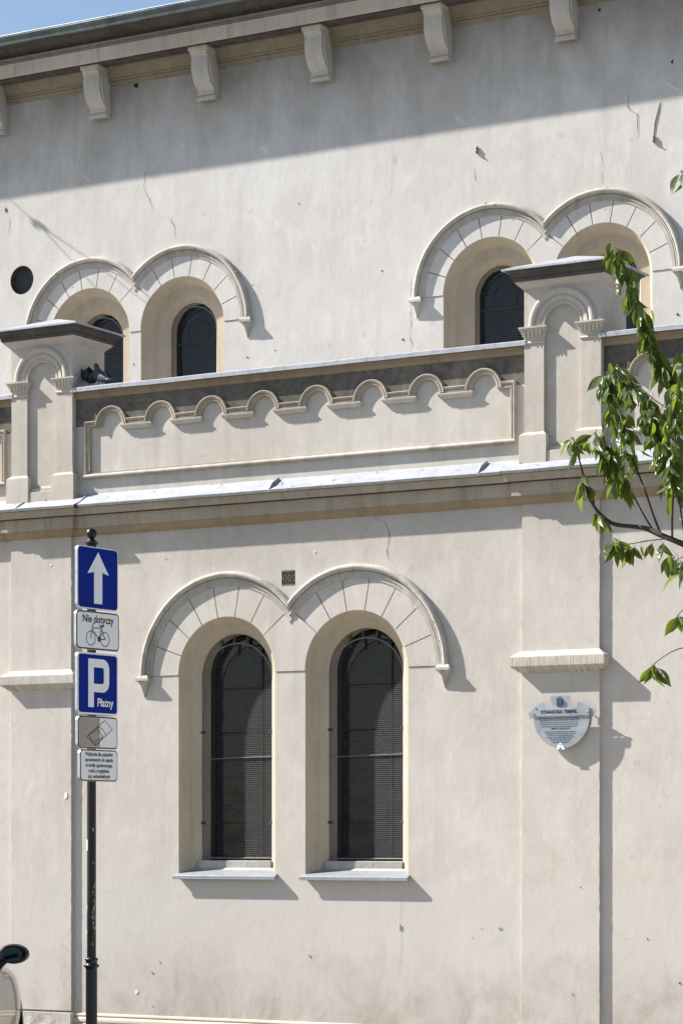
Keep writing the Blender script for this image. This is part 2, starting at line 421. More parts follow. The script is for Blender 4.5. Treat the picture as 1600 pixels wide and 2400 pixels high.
def springer(ca, cb, zs, y, r0, r1, mat, out):
    xm = (ca + cb) / 2; t = R(40) - .0042 / r0; tc_ = math.acos((xm - ca) / r1)
    left = [(ca + r0 * math.cos(t * i / 8), zs + .004 + r0 * math.sin(t * i / 8)) for i in range(9)]
    left += [(ca + r1 * math.cos(t + (tc_ - t) * i / 3), zs + r1 * math.sin(t + (tc_ - t) * i / 3)) for i in range(4)]
    pl = left + [(2 * xm - x, z) for x, z in left[-2::-1]]
    bm = NB(); prism(bm, pl, y - out, y + .002); weld(bm); obj('springer_block', bm, mat, B)
def hood(cx, zs, y, r0, r1, side, xm, mat):
    q = r1 - r0
    prof = [(r0, -.004), (r0 + .0, .013), (r0 + q * .26, .013), (r0 + q * .30, .024), (r0 + q * .40, .020), (r0 + q * .46, .024), (r0 + q * .48, .012), (r0 + q * .54, .014)]
    for i in range(9):
        t = math.pi * (1 - i / 8)
        prof.append((r0 + q * .77 + q * .23 * math.cos(t), .016 + .034 * math.sin(t)))
    prof.append((r1, -.004))
    bm = NB(); arc_sweep(bm, cx, zs, y, prof, 0, math.pi, 56, None)
    for v in bm.verts:   # hand-run plaster is never quite true
        d = noise.noise(v.co * 3.1) * .0035; v.co += Vector((d, d * .5, d))
    bmesh.ops.bisect_plane(bm, geom=bm.verts[:] + bm.edges[:] + bm.faces[:], plane_co=(xm, 0, 0), plane_no=(-side, 0, 0), clear_outer=True)
    weld(bm); obj('hood_mould', bm, mat, B, smooth=38)
    # hanging stop under the outer end
    ex = cx + side * (r0 + q * .68)
    bm = NB(); hw = q * .50
    plan_sweep(bm, [(ex - hw * .8, y + .01), (ex - hw * .8, y - .042), (ex + hw * .8, y - .042), (ex + hw * .8, y + .01)],
               [(-.03, zs + .012), (.004, zs + .010), (.010, zs - .004), (.018, zs - .012), (.018, zs - .034), (.006, zs - .044), (-.03, zs - .046)])
    top, tip = zs - .044, zs - .185
    ring = [(ex - hw * .82, y), (ex - hw * .82, y - .040), (ex - hw * .28, y - .055), (ex + hw * .28, y - .055), (ex + hw * .82, y - .040), (ex + hw * .82, y)]
    a = [bm.verts.new((px, py, top)) for px, py in ring]; mid = [bm.verts.new((ex + (px - ex) * .55, y - (y - py) * .62, (top + tip) / 2 + .01)) for px, py in ring]; t = bm.verts.new((ex, y - .004, tip))
    for i in range(5):
        bm.faces.new((a[i], a[i + 1], mid[i + 1], mid[i])); bm.faces.new((mid[i], mid[i + 1], t))
    weld(bm); obj('hood_stop', bm, mat, B)

def loft_arches(name, mat, cx, zs, stages, z0, win, n=28):
    """reveal: a chain of arched outlines (half width, depth)"""
    bm = NB(); prev = None
    for hw, y in stages:
        pts = arch_outline(cx, zs, z0, hw, n); row = [bm.verts.new((x, y, z)) for x, z in pts]
        if prev:
            for i in range(len(row)):
                j = (i + 1) % len(row); bm.faces.new((prev[i], prev[j], row[j], row[i]))
        prev = row
    bmesh.ops.recalc_face_normals(bm, faces=bm.faces)
    return obj(name, bm, mat, win)
def hexmesh(bm, hw, z0, zs, cx, y, px, pz, wd, rtop=None):
    """expanded-metal lattice clipped by an arched outline"""
    rt = rtop or hw
    def inside(x, z):
        x -= cx
        if z < z0 or abs(x) > hw: return False
        return z <= zs or (x / hw) ** 2 + ((z - zs) / rt) ** 2 <= 1
    def strand(a, b):
        if not (inside(*a) or inside(*b)): return
        if inside(*a) != inside(*b):
            lo, hi = (a, b) if inside(*a) else (b, a); o = lo
            for _ in range(6):
                mx, mz = (lo[0] + hi[0]) / 2, (lo[1] + hi[1]) / 2
                if inside(mx, mz): lo = (mx, mz)
                else: hi = (mx, mz)
            a, b = o, lo
        d = Vector((b[0] - a[0], b[1] - a[1]))
        if d.length < 1e-4: return
        n = Vector((-d.y, d.x)).normalized() * wd / 2
        q = [(a[0] + n.x, a[1] + n.y), (b[0] + n.x, b[1] + n.y), (b[0] - n.x, b[1] - n.y), (a[0] - n.x, a[1] - n.y)]
        # slightly tilted strip, like pressed metal
        e_ = wd * .55 * (1 if n.x < 0 else -1); ys = (y + e_, y + e_, y - e_, y - e_)
        bm.faces.new([bm.verts.new((qx, yy, qz)) for (qx, qz), yy in zip(q, ys)])
    nz = int((zs + rt - z0) / pz) + 2; nx = int(2 * hw / px) + 2
    for j in range(nz):
        for i in range(nx):
            ox = cx - hw + i * px + (px / 2 if j % 2 else 0); oz = z0 + j * pz
            h = pz * .30
            strand((ox, oz - h), (ox, oz + h))                      # bond
            strand((ox, oz + h), (ox + px / 2, oz + pz - h)); strand((ox, oz + h), (ox - px / 2, oz + pz - h))
def arched_tube(bm, cx, zs, z0, hw, rt, y, r, n=26):
    pts = [(cx - hw, y, z0)] + [(cx - hw * math.cos(math.pi * i / n), y, zs + rt * math.sin(math.pi * i / n)) for i in range(n + 1)] + [(cx + hw, y, z0)]
    tube(bm, pts, r, 6)
    tube(bm, [(cx - hw, y, z0), (cx + hw, y, z0)], r, 6)

def lower_window(cx, side):
    xm = -11.083
    win = empty('window', (cx, W, 1.6)); win.parent = B; win.matrix_parent_inverse = world_inv(B)
    voussoirs(cx, ZS, W, A1 + .001, RV, side, xm, 'wall', .006)
    joint_bed(cx, ZS, W, A1, RV, side, xm)
    hood(cx, ZS, W, RV, RH, side, xm, 'hood')
    loft_arches('reveal', 'reveal', cx, ZS, [(.475, W), (.42, W + .095), (.40, W + .10), (.350, W + .155), (.343, W + .157), (.343, W + .30)], 1.60, win)
    bm = NB(); box(bm, cx - .36, cx + .36, W + .115, W + .29, 1.60, 1.716, .006); obj('sill_block', bm, 'worn', win)
    bm = NB()   # sheet-metal sill: sloping top, front lip, turned-up ends
    x0, x1 = cx - .50, cx + .50; yb, yf = W + .115, W - .052
    pr = [(yb, 1.655), (yb - .01, 1.640), (yf, 1.592), (yf - .004, 1.588), (yf - .004, 1.562), (yf + .006, 1.560), (yf + .006, 1.580), (yb, 1.62)]
    L = [bm.verts.new((x0 + (.02 if yy > W - .01 else 0), yy, zz)) for yy, zz in pr]; Rr = [bm.verts.new((x1 - (.02 if yy > W - .01 else 0), yy, zz)) for yy, zz in pr]
    for i in range(len(pr)): bm.faces.new((L[i - 1], L[i], Rr[i], Rr[i - 1]))
    bm.faces.new(L); bm.faces.new(Rr)
    bmesh.ops.recalc_face_normals(bm, faces=bm.faces); obj('metal_sill', bm, 'sill', win)
    ym = W + .161; zt = 3.20; hw = .336; mc = cx + .006
    bm = NB(); hexmesh(bm, hw, 1.74, zt, mc, ym, .0185, .0165, .0021, .325)
    obj('wire_mesh', bm, 'iron', win, kind='stuff')
    bm = NB(); arched_tube(bm, mc, zt, 1.735, hw + .004, .330, ym, .006); obj('mesh_frame', bm, 'iron', win, smooth=50)
    bm = NB(); tube(bm, [(mc - hw, ym - .008, 2.565), (mc + hw, ym - .008, 2.58)], .0036, 6); obj('cross_rod', bm, 'iron', win)
    for sx in (-1, 1):
        for zz in (2.03, 2.79):
            bm = NB(); box(bm, mc + sx * (hw + .002) - .022, mc + sx * (hw + .002) + .022, ym - .008, ym + .006, zz - .012, zz + .012, .002); obj('hinge', bm, 'rust', win)
    for dx in (-.16, -.04, .09):
        h = ZS + math.sqrt(max(.01, .335 ** 2 - dx * dx)); l = zt + .325 * math.sqrt(1 - (dx / .328) ** 2)
        bm = NB(); box(bm, mc + dx - .011, mc + dx + .011, ym + .01, ym + .03, l - .03, h - .004, .002); obj('stay_bar', bm, 'rust', win)
    # glazing behind
    yg = W + .30
    bm = NB(); poly_sheet(bm, arch_outline(cx, ZS, 1.62, .33), (), yg + .012); obj('pane', bm, 'glass', win)
    bm = NB(); arched_tube(bm, cx, ZS, 1.73, .32, .32, yg - .004, .016); obj('window_frame', bm, 'dark', win, smooth=50)
    for zz in (2.03, 2.79, 3.16):
        bm = NB(); box(bm, cx - .318, cx + .318, yg - .012, yg + .008, zz - .005, zz + .005); obj('glazing_bar', bm, 'dark', win)
    for xx in (cx + .16,):
        bm = NB(); box(bm, xx - .006, xx + .006, yg - .008, yg + .007, 1.73, 3.5); obj('glazing_bar', bm, 'rust', win)
    return win
for c, s in LW: lower_window(c, s)
springer(LW[0][0], LW[1][0], ZS, W, A1 + .001, RV, 'wall', .006)

def upper_window(cx, side, xm):
    win = empty('window', (cx, U, 5.2)); win.parent = B; win.matrix_parent_inverse = world_inv(B)
    voussoirs(cx, ZU, U, A2 + .001, RV2, side, xm, 'upper', .006)
    joint_bed(cx, ZU, U, A2, RV2, side, xm)
    hood(cx, ZU, U, RV2, RH2, side, xm, 'hood')
    loft_arches('reveal', 'reveal', cx, ZU, [(.462, U), (.400, U + .118), (.394, U + .121), (.306, U + .123), (.258, U + .192), (.254, U + .195), (.254, U + .30)], 5.25, win)
    ym = U + .208; hw = .250
    bm = NB(); hexmesh(bm, hw, 5.3, ZU - .03, cx, ym, .021, .019, .0019); obj('wire_mesh', bm, 'iron', win, kind='stuff')
    bm = NB(); arched_tube(bm, cx, ZU - .03, 5.3, hw, hw, ym, .006); obj('mesh_frame', bm, 'iron', win, smooth=50)
    bm = NB(); box(bm, cx - hw - .014, cx - hw + .006, ym - .014, ym + .004, 6.12, 6.17, .003); obj('hinge', bm, 'rust', win)
    bm = NB(); poly_sheet(bm, arch_outline(cx, ZU, 5.26, .252), (), U + .29); obj('pane', bm, 'glass', win)
    for zz in (5.75, 6.15, 6.55):
        bm = NB(); box(bm, cx - .24, cx + .24, U + .275, U + .288, zz - .007, zz + .007); obj('glazing_bar', bm, 'rust', win)
    bm = NB()
    pts = [(cx + .12 * math.cos(t), U + .28, 6.66 + .12 * math.sin(t)) for t in [2 * math.pi * i / 24 for i in range(25)]]
    tube(bm, pts, .003, 5, False); obj('tracery_ring', bm, 'rust', win)
for c, s, m in UW: upper_window(c, s, m)
for i in (0, 2): springer(UW[i][0], UW[i + 1][0], ZU, U, A2 + .001, RV2, 'upper', .006)

# round vent
vn = empty('round_vent', (VC[0], U, VC[1])); vn.parent = B; vn.matrix_parent_inverse = world_inv(B)
bm = NB(); rows = []
for y in (U, U + .119): rows.append([bm.verts.new((VC[0] + VC[2] * math.cos(2 * math.pi * i / 32), y, VC[1] + VC[2] * math.sin(2 * math.pi * i / 32))) for i in range(32)])
for i in range(32): bm.faces.new((rows[0][i], rows[0][(i + 1) % 32], rows[1][(i + 1) % 32], rows[1][i]))
obj('vent_reveal', bm, 'soffit', vn, smooth=40)
bm = NB(); bm.faces.new([bm.verts.new((VC[0] + .14 * math.cos(2 * math.pi * i / 24), U + .12, VC[1] + .14 * math.sin(2 * math.pi * i / 24))) for i in range(24)]); obj('vent_back', bm, 'dark', vn)
bm = NB()
k = -.13
while k < .131:
    h = math.sqrt(max(0, .134 ** 2 - k * k))
    if h > .01:
        tube(bm, [(VC[0] + k, U + .06, VC[1] - h), (VC[0] + k, U + .06, VC[1] + h)], .0022, 4); tube(bm, [(VC[0] - h, U + .057, VC[1] + k), (VC[0] + h, U + .057, VC[1] + k)], .0022, 4)
    k += .0185
obj('vent_grid', bm, 'iron', vn, kind='stuff')
# slotted ventilation grille between the lower hoods
vg = empty('vent_grille', (VENT[0], W, VENT[1])); vg.parent = B; vg.matrix_parent_inverse = world_inv(B)
bm = NB(); vx, vz, vh = VENT; box(bm, vx - .07, vx + .07, W + .03, W + .04, vz - .07, vz + .07); obj('vent_back', bm, 'dark', vg)
bm = NB(); hl = []
for i in range(6):
    for j in range(2 + i % 2):
        nseg = 2 + i % 2; hh = (.112 / nseg); xx = vx - .0525 + i * .021; zz = vz - .056 + hh * (j + .5)
        hl.append(rect(xx - .0078, xx + .0078, zz - hh / 2 + .003, zz + hh / 2 - .003))
prism(bm, rect(vx - .063, vx + .063, vz - .063, vz + .063), W - .001, W + .012, hl); obj('slotted_plate', bm, 'soffitstone', vg)

# ------------------------------------------------------------------ pilasters and their bands
def pilaster(x0, x1, label=None):
    o = [(x0, .42)] + [(x1, .42)]
    ol = subdiv_line((x1, .42), (x1, 4.72), .035, .0011, 3) + subdiv_line((x0, 4.72), (x0, .42), .06, .0008, 5)
    bm = NB(); pl = ol
    prism(bm, pl, W - .028, W + .001); weld(bm); obj('pilaster', bm, 'wall', B)
    bm = NB(); y = W - .028
    prof = [(-.004, 3.355), (.004, 3.350), (.062, 3.312), (.070, 3.306), (.071, 3.300), (.070, 3.232), (.066, 3.226), (.030, 3.200), (.012, 3.184), (-.004, 3.178)]
    plan_sweep(bm, [(x0, y + .03), (x0, y), (x1, y), (x1, y + .03)], prof)
    bmesh.ops.recalc_face_normals(bm, faces=bm.faces)
    obj('pilaster_band', bm, 'bandmat', B, smooth=25)
def band_material():
    m, nt, b = newmat('combed_band')
    pos = nd(nt, 'ShaderNodeNewGeometry').outputs['Position']
    st = noise_n(nt, mapv(nt, pos, (150, 4, 4)), 1, 2, .6); n = noise_n(nt, pos, 6, 5, .6)
    c = mixc(nt, ramp(nt, n, .35, .65), (.43, .385, .32), (.53, .485, .415))
    low = nd(nt, 'ShaderNodeSeparateXYZ', i_0=pos).outputs[2]
    msk = ramp(nt, low, 3.300, 3.296, 0, 1)
    c = mixc(nt, mth(nt, 'MULTIPLY', ramp(nt, st, .50, .60, 0, .7), msk), c, (.16, .135, .105))
    nt.links.new(c, b.inputs['Base Color']); b.inputs['Roughness'].default_value = .95
    bump(nt, b, st, .002)
    return m
M['bandmat'] = band_material()
pilaster(-13.903, -13.262); pilaster(-8.968, -8.312)

# plinth
bm = NB()
for xa, xb in ((X0, -13.93), (-13.235, -8.995), (-8.285, X1)):
    plan_sweep(bm, [(xa, W), (xb, W)], [(-.01, .412), (.012, .398), (.016, .385), (.008, .374), (.020, .366), (.034, .355), (.036, .335), (.024, .322), (.040, .312), (.042, .0)])
weld(bm); obj('plinth_moulding', bm, 'trim', B, smooth=30)
for xa, xb in ((-13.93, -13.235), (-8.995, -8.285)):
    bm = NB(); box(bm, xa, xb, W - .075, W + .01, 0, .402, 0)
    bmesh.ops.subdivide_edges(bm, edges=bm.edges[:], cuts=14, use_grid_fill=True)
    for v in bm.verts:
        if v.co.z < .4: v.co.y += .012 * noise.noise(v.co * 14) + .006 * noise.noise(v.co * 40)
    obj('plinth_block', bm, 'worn', B, smooth=35)

# ------------------------------------------------------------------ ledge cornice between the storeys
def plan_breaks(x0, x1, y, brk, edges):
    pts = [(x0, y)]
    for a, b in edges:
        pts += [(a, y), (a, y - brk), (b, y - brk), (b, y)]
    return pts + [(x1, y)]
PB = [(-13.903, -13.262), (-8.968, -8.312)]
path = plan_breaks(X0, X1, W, .028, PB)
bm = NB()
plan_sweep(bm, path, [(-.01, 4.488), (.006, 4.490), (.010, 4.497), (.022, 4.503), (.040, 4.516), (.050, 4.532), (.054, 4.545), (.058, 4.548), (.060, 4.551), (.062, 4.552)], caps=False)
obj('cornice_ogee', bm, 'ogee', B, smooth=35)
bm = NB(); plan_sweep(bm, path, [(.0, 4.551), (.060, 4.553), (.062, 4.556), (.062, 4.655), (.058, 4.660), (.020, 4.663)], caps=False); obj('cornice_fascia', bm, 'cornice', B)
bm = NB(); plan_sweep(bm, path, [(.03, 4.668), (.098, 4.664), (.104, 4.668), (.108, 4.690), (.112, 4.712), (.118, 4.720), (.02, 4.722)], caps=False); obj('cornice_drip', bm, 'cornice', B, smooth=30)
# sheet-metal flashing on top of the ledge, laid in sheets with standing seams
def ledge_front(x):
    for a, b in PB:
        if a - .13 <= x <= b + .13: return W - .028 - .134
    return W - .134
seams = [-24, -21.9, -19.9, -17.9, -15.75, -13.76, -13.13, -11.21, -9.30, -8.51, -6.5, -4.5, -2.4, -.3, 2]
for i in range(len(seams) - 1):
    a, b = seams[i] + .004, seams[i + 1] - .004; nseg = max(2, int((b - a) / .12)); bm = NB(); rows = []; lips = []
    xs = [a + (b - a) * k / nseg for k in range(nseg + 1)]
    extra = [e + d for p in PB for e in p for d in ((-.132, -.128) if e == p[0] else (.128, .132))]
    xs = sorted(set(xs + [e for e in extra if a < e < b]))
    for x in xs:
        yf = ledge_front(x); wv = .004 * noise.noise(Vector((x * 2.3, 0, i)))
        lips.append([Vector((x, yf + .004, 4.722)), Vector((x, yf - .003, 4.7215 + wv * .5)), Vector((x, yf - .003, 4.743 + wv)), Vector((x, yf - .0005, 4.7455 + wv))])
        rows.append([Vector((x, yf - .0005, 4.7462 + wv)), Vector((x, yf + .006, 4.749 + wv)),
                     Vector((x, (yf + P) / 2, 4.80 + .006 * noise.noise(Vector((x * 4, 1, i))))), Vector((x, P + .005, 4.858))])
    skin_rows(bm, rows, False); bmesh.ops.recalc_face_normals(bm, faces=bm.faces)
    obj('flashing_sheet', bm, 'flash', B, smooth=25)
    bm = NB(); skin_rows(bm, lips, False); bmesh.ops.recalc_face_normals(bm, faces=bm.faces); obj('flashing_lip', bm, 'lip', B, smooth=25)
    x = seams[i]
    if X0 < x < X1:
        yf = ledge_front(x); bm = NB(); hh = .035 if i in (7, 8, 3, 12) else .010
        v = [(yf - .003, 4.728), (yf + .0, 4.752), (yf + .05, 4.775 + hh), (P - .03, 4.846 + hh * .6), (P - .01, 4.852), (P - .01, 4.84)]
        L = [bm.verts.new((x - .004, y, z)) for y, z in v]; Rr = [bm.verts.new((x + .004, y, z)) for y, z in v]
        bm.faces.new(L); bm.faces.new(Rr[::-1])
        for k in range(len(v)): bm.faces.new((L[k - 1], L[k], Rr[k], Rr[k - 1]))
        bmesh.ops.recalc_face_normals(bm, faces=bm.faces); obj('standing_seam', bm, 'flash', B)

# ------------------------------------------------------------------ parapet bays
SP = 4.956; PC = [-13.59, -8.634]
def build_bay(xa, xb, off=0.):
    """parapet between two piers; frame outline with eight little arches"""
    fx0, fx1 = xa + .474, xb - .473; zb = 5.035; zc = 5.425; ri = .108; n = 8
    c0, c1 = xa + .701, xb - .698; sp = (c1 - c0) / (n - 1)
    inner = [(fx0, zb), (fx1, zb), (fx1, zc)]
    for k in range(n - 1, -1, -1):
        c = c0 + sp * k
        inner += [(c + ri * math.cos(math.pi * i / 14), zc + .012 + ri * math.sin(math.pi * i / 14)) for i in range(15)] if False else \
                 [(c + ri, zc)] + [(c + ri * math.cos(math.pi * i / 14), zc + .01 + ri * math.sin(math.pi * i / 14)) for i in range(15)] + [(c - ri, zc)]
    inner += [(fx0, zc)]
    parts = []
    bm = NB(); poly_sheet(bm, rect(xa + .3, xb - .3, 4.84, 5.10), [], P) if False else None
    # wall face, split at mid height so the field under the coping, coloured for soot and shade, is a piece of its own
    outer_low = [(xa + .3, 4.83), (xb - .3, 4.83), (xb - .3, 5.44), (fx1 + .03, 5.44), (fx1 + .03, zb - .03), (fx0 - .03, zb - .03), (fx0 - .03, 5.44), (xa + .3, 5.44)]
    poly_sheet(bm, outer_low, (), P); parts.append(obj('parapet_wall', bm, 'panel', B))
    top = [(xa + .3, 5.44), (fx0 - .03, 5.44), (fx0 - .03, zc + .02), (fx0, zc + .02)]
    for k in range(n):
        c = c0 + sp * k; rr = ri + .02
        top += [(c - rr, zc + .02)] + [(c - rr * math.cos(math.pi * i / 14), zc + .022 + rr * math.sin(math.pi * i / 14)) for i in range(15)] + [(c + rr, zc + .02)]
    top += [(fx1, zc + .02), (fx1 + .03, zc + .02), (fx1 + .03, 5.44), (xb - .3, 5.44), (xb - .3, 5.735), (xa + .3, 5.735)]
    bm = NB(); poly_sheet(bm, top, (), P + .0005); parts.append(obj('parapet_upper_field', bm, 'soot', B))  # colour holds both soot and the coping's shadow
    bm = NB(); poly_sheet(bm, rect(fx0 - .01, fx1 + .01, zb - .01, 5.60), (), P + .016); parts.append(obj('recessed_panel', bm, 'panel', B))
    bm = NB()
    prof = [(0, -.018), (0, .006), (-.010, .010), (-.013, .016), (-.020, .017), (-.023, .012), (-.028, .013), (-.033, .022), (-.046, .026), (-.052, .022), (-.054, -.002)]
    wall_sweep(bm, inner, P, prof, True); bmesh.ops.recalc_face_normals(bm, faces=bm.faces)
    parts.append(obj('arcaded_moulding', bm, 'archmould', B, smooth=35))
    # little corbels between the arches
    for k in range(n - 1):
        xm = c0 + sp * (k + .5); hw = sp / 2 - ri; bm = NB()
        plan_sweep(bm, [(xm - hw + .012, P + .016), (xm - hw + .012, P), (xm + hw - .012, P), (xm + hw - .012, P + .016)],
                   [(-.01, zc - .040), (.006, zc - .036), (.012, zc - .024), (.020, zc - .012), (.022, zc - .004), (.022, zc + .004), (-.01, zc + .006)])
        m = 12
        for q in range(m):
            xx = xm - hw + .022 + (2 * hw - .044) * (q + .5) / m; box(bm, xx - .0035, xx + .0035, P - .0245, P - .01, zc - .014, zc + .001)
        weld(bm); parts.append(obj('corbel', bm, 'panel', B))
    # bottom rail moulding
    bm = NB(); plan_sweep(bm, [(fx0 - .05, P), (fx1 + .05, P)], [(-.01, zb - .010), (.020, zb - .014), (.034, zb - .024), (.036, zb - .034), (.026, zb - .042), (.022, zb - .050), (-.01, zb - .056)])
    weld(bm); parts.append(obj('rail_moulding', bm, 'hood', B, smooth=35))
    bm = NB(); plan_sweep(bm, [(xa + .315, P), (xb - .315, P)], [(-.01, 5.672), (.010, 5.676), (.014, 5.684), (.018, 5.690), (.020, 5.704), (.022, 5.722), (.030, 5.728), (.030, 5.737), (-.01, 5.738)])
    weld(bm); parts.append(obj('coping_moulding', bm, 'ogee', B, smooth=35))
    bm = NB(); rows = []
    nx = 40
    for i in range(nx + 1):
        x = xa + .31 + (xb - xa - .62) * i / nx; wv = .0035 * noise.noise(Vector((x * 1.9, 3, 0)))
        rows.append([Vector((x, P - .054, 5.739)), Vector((x, P - .066, 5.732 + wv)), Vector((x, P - .067, 5.766 + wv)), Vector((x, P - .06, 5.772 + wv)), Vector((x, P + .40, 5.80 + wv)), Vector((x, P + .40, 5.70))])
    skin_rows(bm, rows, False); bmesh.ops.recalc_face_normals(bm, faces=bm.faces); parts.append(obj('coping_sheet', bm, 'flash', B, smooth=25))
    bm = NB(); box(bm, xa + .3, xb - .3, P + .2, P + .38, 4.8, 5.73); parts.append(obj('parapet_back', bm, 'upper', B))
    return parts
bay = build_bay(PC[0], PC[1])
for off in (-SP, SP):
    for o in bay: inst(o.name.split('.')[0], o, B, (off, 0, 0))

# ------------------------------------------------------------------ piers on the parapet
def build_pier(cx):
    pr = empty('parapet_pier', (cx, P, 4.83)); pr.parent = B; pr.matrix_parent_inverse = world_inv(B)
    hw = .325; yf = P - .055; yn = P - .028
    zi, zc = 5.872, 6.165
    bm = NB(); box(bm, cx - hw, cx + hw, yn, P + .42, 4.78, zc + .02); obj('pier_body', bm, 'pier', pr)
    # front plate with an arched niche
    rn = .150; sw = .168
    hole = [(cx - hw + sw, 4.93), (cx + hw - sw, 4.93), (cx + hw - sw, zi)] + [(cx + rn * math.cos(math.pi * i / 20), zi + rn * math.sin(math.pi * i / 20)) for i in range(21)] + [(cx - hw + sw, zi)]
    outl = subdiv_line((cx + hw, 4.79), (cx + hw, zc), .05, .0009, 11) + subdiv_line((cx - hw, zc), (cx - hw, 4.79), .05, .0009, 12)
    bm = NB(); prism(bm, outl, yf, yn + .001, [hole]); weld(bm); obj('pier_front', bm, 'pier', pr)
    bm = NB()  # sloping niche sill
    a = [bm.verts.new(p) for p in ((cx - hw + sw, yf - .002, 4.905), (cx + hw - sw, yf - .002, 4.905), (cx + hw - sw, yn + .002, 4.955), (cx - hw + sw, yn + .002, 4.955))]; bm.faces.new(a)
    obj('niche_sill', bm, 'hood', pr)
    prof = [(rn + .001, -.001), (rn + .001, .004), (rn + .018, .006), (rn + .020, .001), (rn + .030, .001), (rn + .034, .007), (rn + .064, .013), (rn + .068, .005), (rn + .080, .006), (rn + .086, .016), (rn + .100, .026), (rn + .116, .027), (rn + .130, .018), (rn + .134, -.002)]
    bm = NB(); arc_sweep(bm, cx, zi, yf, prof, 0, math.pi, 36); weld(bm); obj('niche_archivolt', bm, 'pier', pr, smooth=30)
    for s in (-1, 1):
        xa, xb = (cx - hw, cx - hw + sw) if s < 0 else (cx + hw - sw, cx + hw)
        bm = NB(); pth = [(xa, yn), (xa, yf), (xb, yf), (xb, yn)]
        plan_sweep(bm, pth, [(-.01, 5.736), (.006, 5.738), (.010, 5.746), (.004, 5.753), (.001, 5.756), (.001, 5.785), (.008, 5.792), (.012, 5.800), (.012, 5.812), (.019, 5.818), (.019, 5.832), (.028, 5.838), (.030, 5.852), (.036, 5.856), (.036, 5.868), (-.01, 5.874)])
        for q in range(5):
            xx = xa + sw * (q + .5) / 5; box(bm, xx - .0012, xx + .0012, yf - .031, yf - .01, 5.790, 5.853)
        weld(bm); obj('capital', bm, 'pier', pr)
        bm = NB(); plan_sweep(bm, [(xa, yn + .02), (xa, yf), (xb, yf), (xb, yn + .02)], [(-.01, 5.055), (.003, 5.052), (.012, 5.042), (.030, 5.030), (.032, 5.020), (.032, 4.79)])
        weld(bm); obj('shaft_base', bm, 'pier', pr, smooth=30)
    bm = NB(); box(bm, cx - hw + sw - .03, cx + hw - sw + .03, yf - .024, yf + .01, 4.79, 4.900, .004); obj('base_course', bm, 'pier', pr)
    bm = NB(); box(bm, cx + hw - .002, cx + hw + .03, yf - .02, P + .01, 4.79, 5.03, .006); box(bm, cx - hw - .03, cx - hw + .002, yf - .02, P + .01, 4.79, 5.03, .006); obj('base_return', bm, 'pier', pr)
    yb = P + .42
    loop = [(cx - hw, yf), (cx + hw, yf), (cx + hw, yb), (cx - hw, yb)]
    bm = NB(); plan_sweep(bm, loop, [(-.01, zc - .012), (.004, zc - .010), (.006, zc), (.014, zc + .004), (.022, zc + .014), (.040, zc + .030), (.052, zc + .042), (.054, zc + .052)], True); weld(bm); obj('cap_cyma', bm, 'pier', pr, smooth=35)
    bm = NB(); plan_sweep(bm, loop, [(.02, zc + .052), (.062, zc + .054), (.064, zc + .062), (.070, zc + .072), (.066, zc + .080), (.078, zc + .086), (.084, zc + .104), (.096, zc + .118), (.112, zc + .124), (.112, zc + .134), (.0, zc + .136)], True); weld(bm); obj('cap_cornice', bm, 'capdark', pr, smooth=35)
    bm = NB(); e = .135; zt = zc + .137
    c4 = [(cx - hw - e, yf - e), (cx + hw + e, yf - e), (cx + hw + e, yb + e), (cx - hw - e, yb + e)]
    lo = [bm.verts.new((x, y, zt - .004)) for x, y in c4]; hi = [bm.verts.new((x, y, zt + .010)) for x, y in c4]
    ap = bm.verts.new((cx, (yf + yb) / 2, zt + .135))
    for i in range(4):
        j = (i + 1) % 4; bm.faces.new((lo[i], lo[j], hi[j], hi[i])); bm.faces.new((hi[i], hi[j], ap))
    bm.faces.new(lo[::-1]); obj('cap_roof', bm, 'flash', pr)
    return pr
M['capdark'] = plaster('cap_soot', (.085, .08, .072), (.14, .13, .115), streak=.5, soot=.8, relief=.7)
pier = build_pier(PC[0])
def copy_tree(src, name, off):
    o = src.copy(); o.name = name; COL.objects.link(o); o.location = Vector(src.location) + Vector(off)
    for ch in src.children:
        c = ch.copy(); c.name = ch.name.split('.')[0]; COL.objects.link(c); mi = ch.matrix_parent_inverse.copy(); c.parent = o; c.matrix_parent_inverse = mi
    return o
copy_tree(pier, 'parapet_pier', (SP, 0, 0))

# ------------------------------------------------------------------ main cornice
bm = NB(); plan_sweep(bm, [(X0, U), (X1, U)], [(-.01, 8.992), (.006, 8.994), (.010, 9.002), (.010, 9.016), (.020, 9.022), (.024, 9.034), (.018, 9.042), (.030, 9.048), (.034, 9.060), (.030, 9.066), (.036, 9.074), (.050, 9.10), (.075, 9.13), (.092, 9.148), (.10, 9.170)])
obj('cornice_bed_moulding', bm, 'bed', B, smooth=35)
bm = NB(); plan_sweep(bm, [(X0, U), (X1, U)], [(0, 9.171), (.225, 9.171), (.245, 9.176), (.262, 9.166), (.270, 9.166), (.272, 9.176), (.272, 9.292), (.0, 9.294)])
obj('cornice_corona', bm, 'coronamat', B)

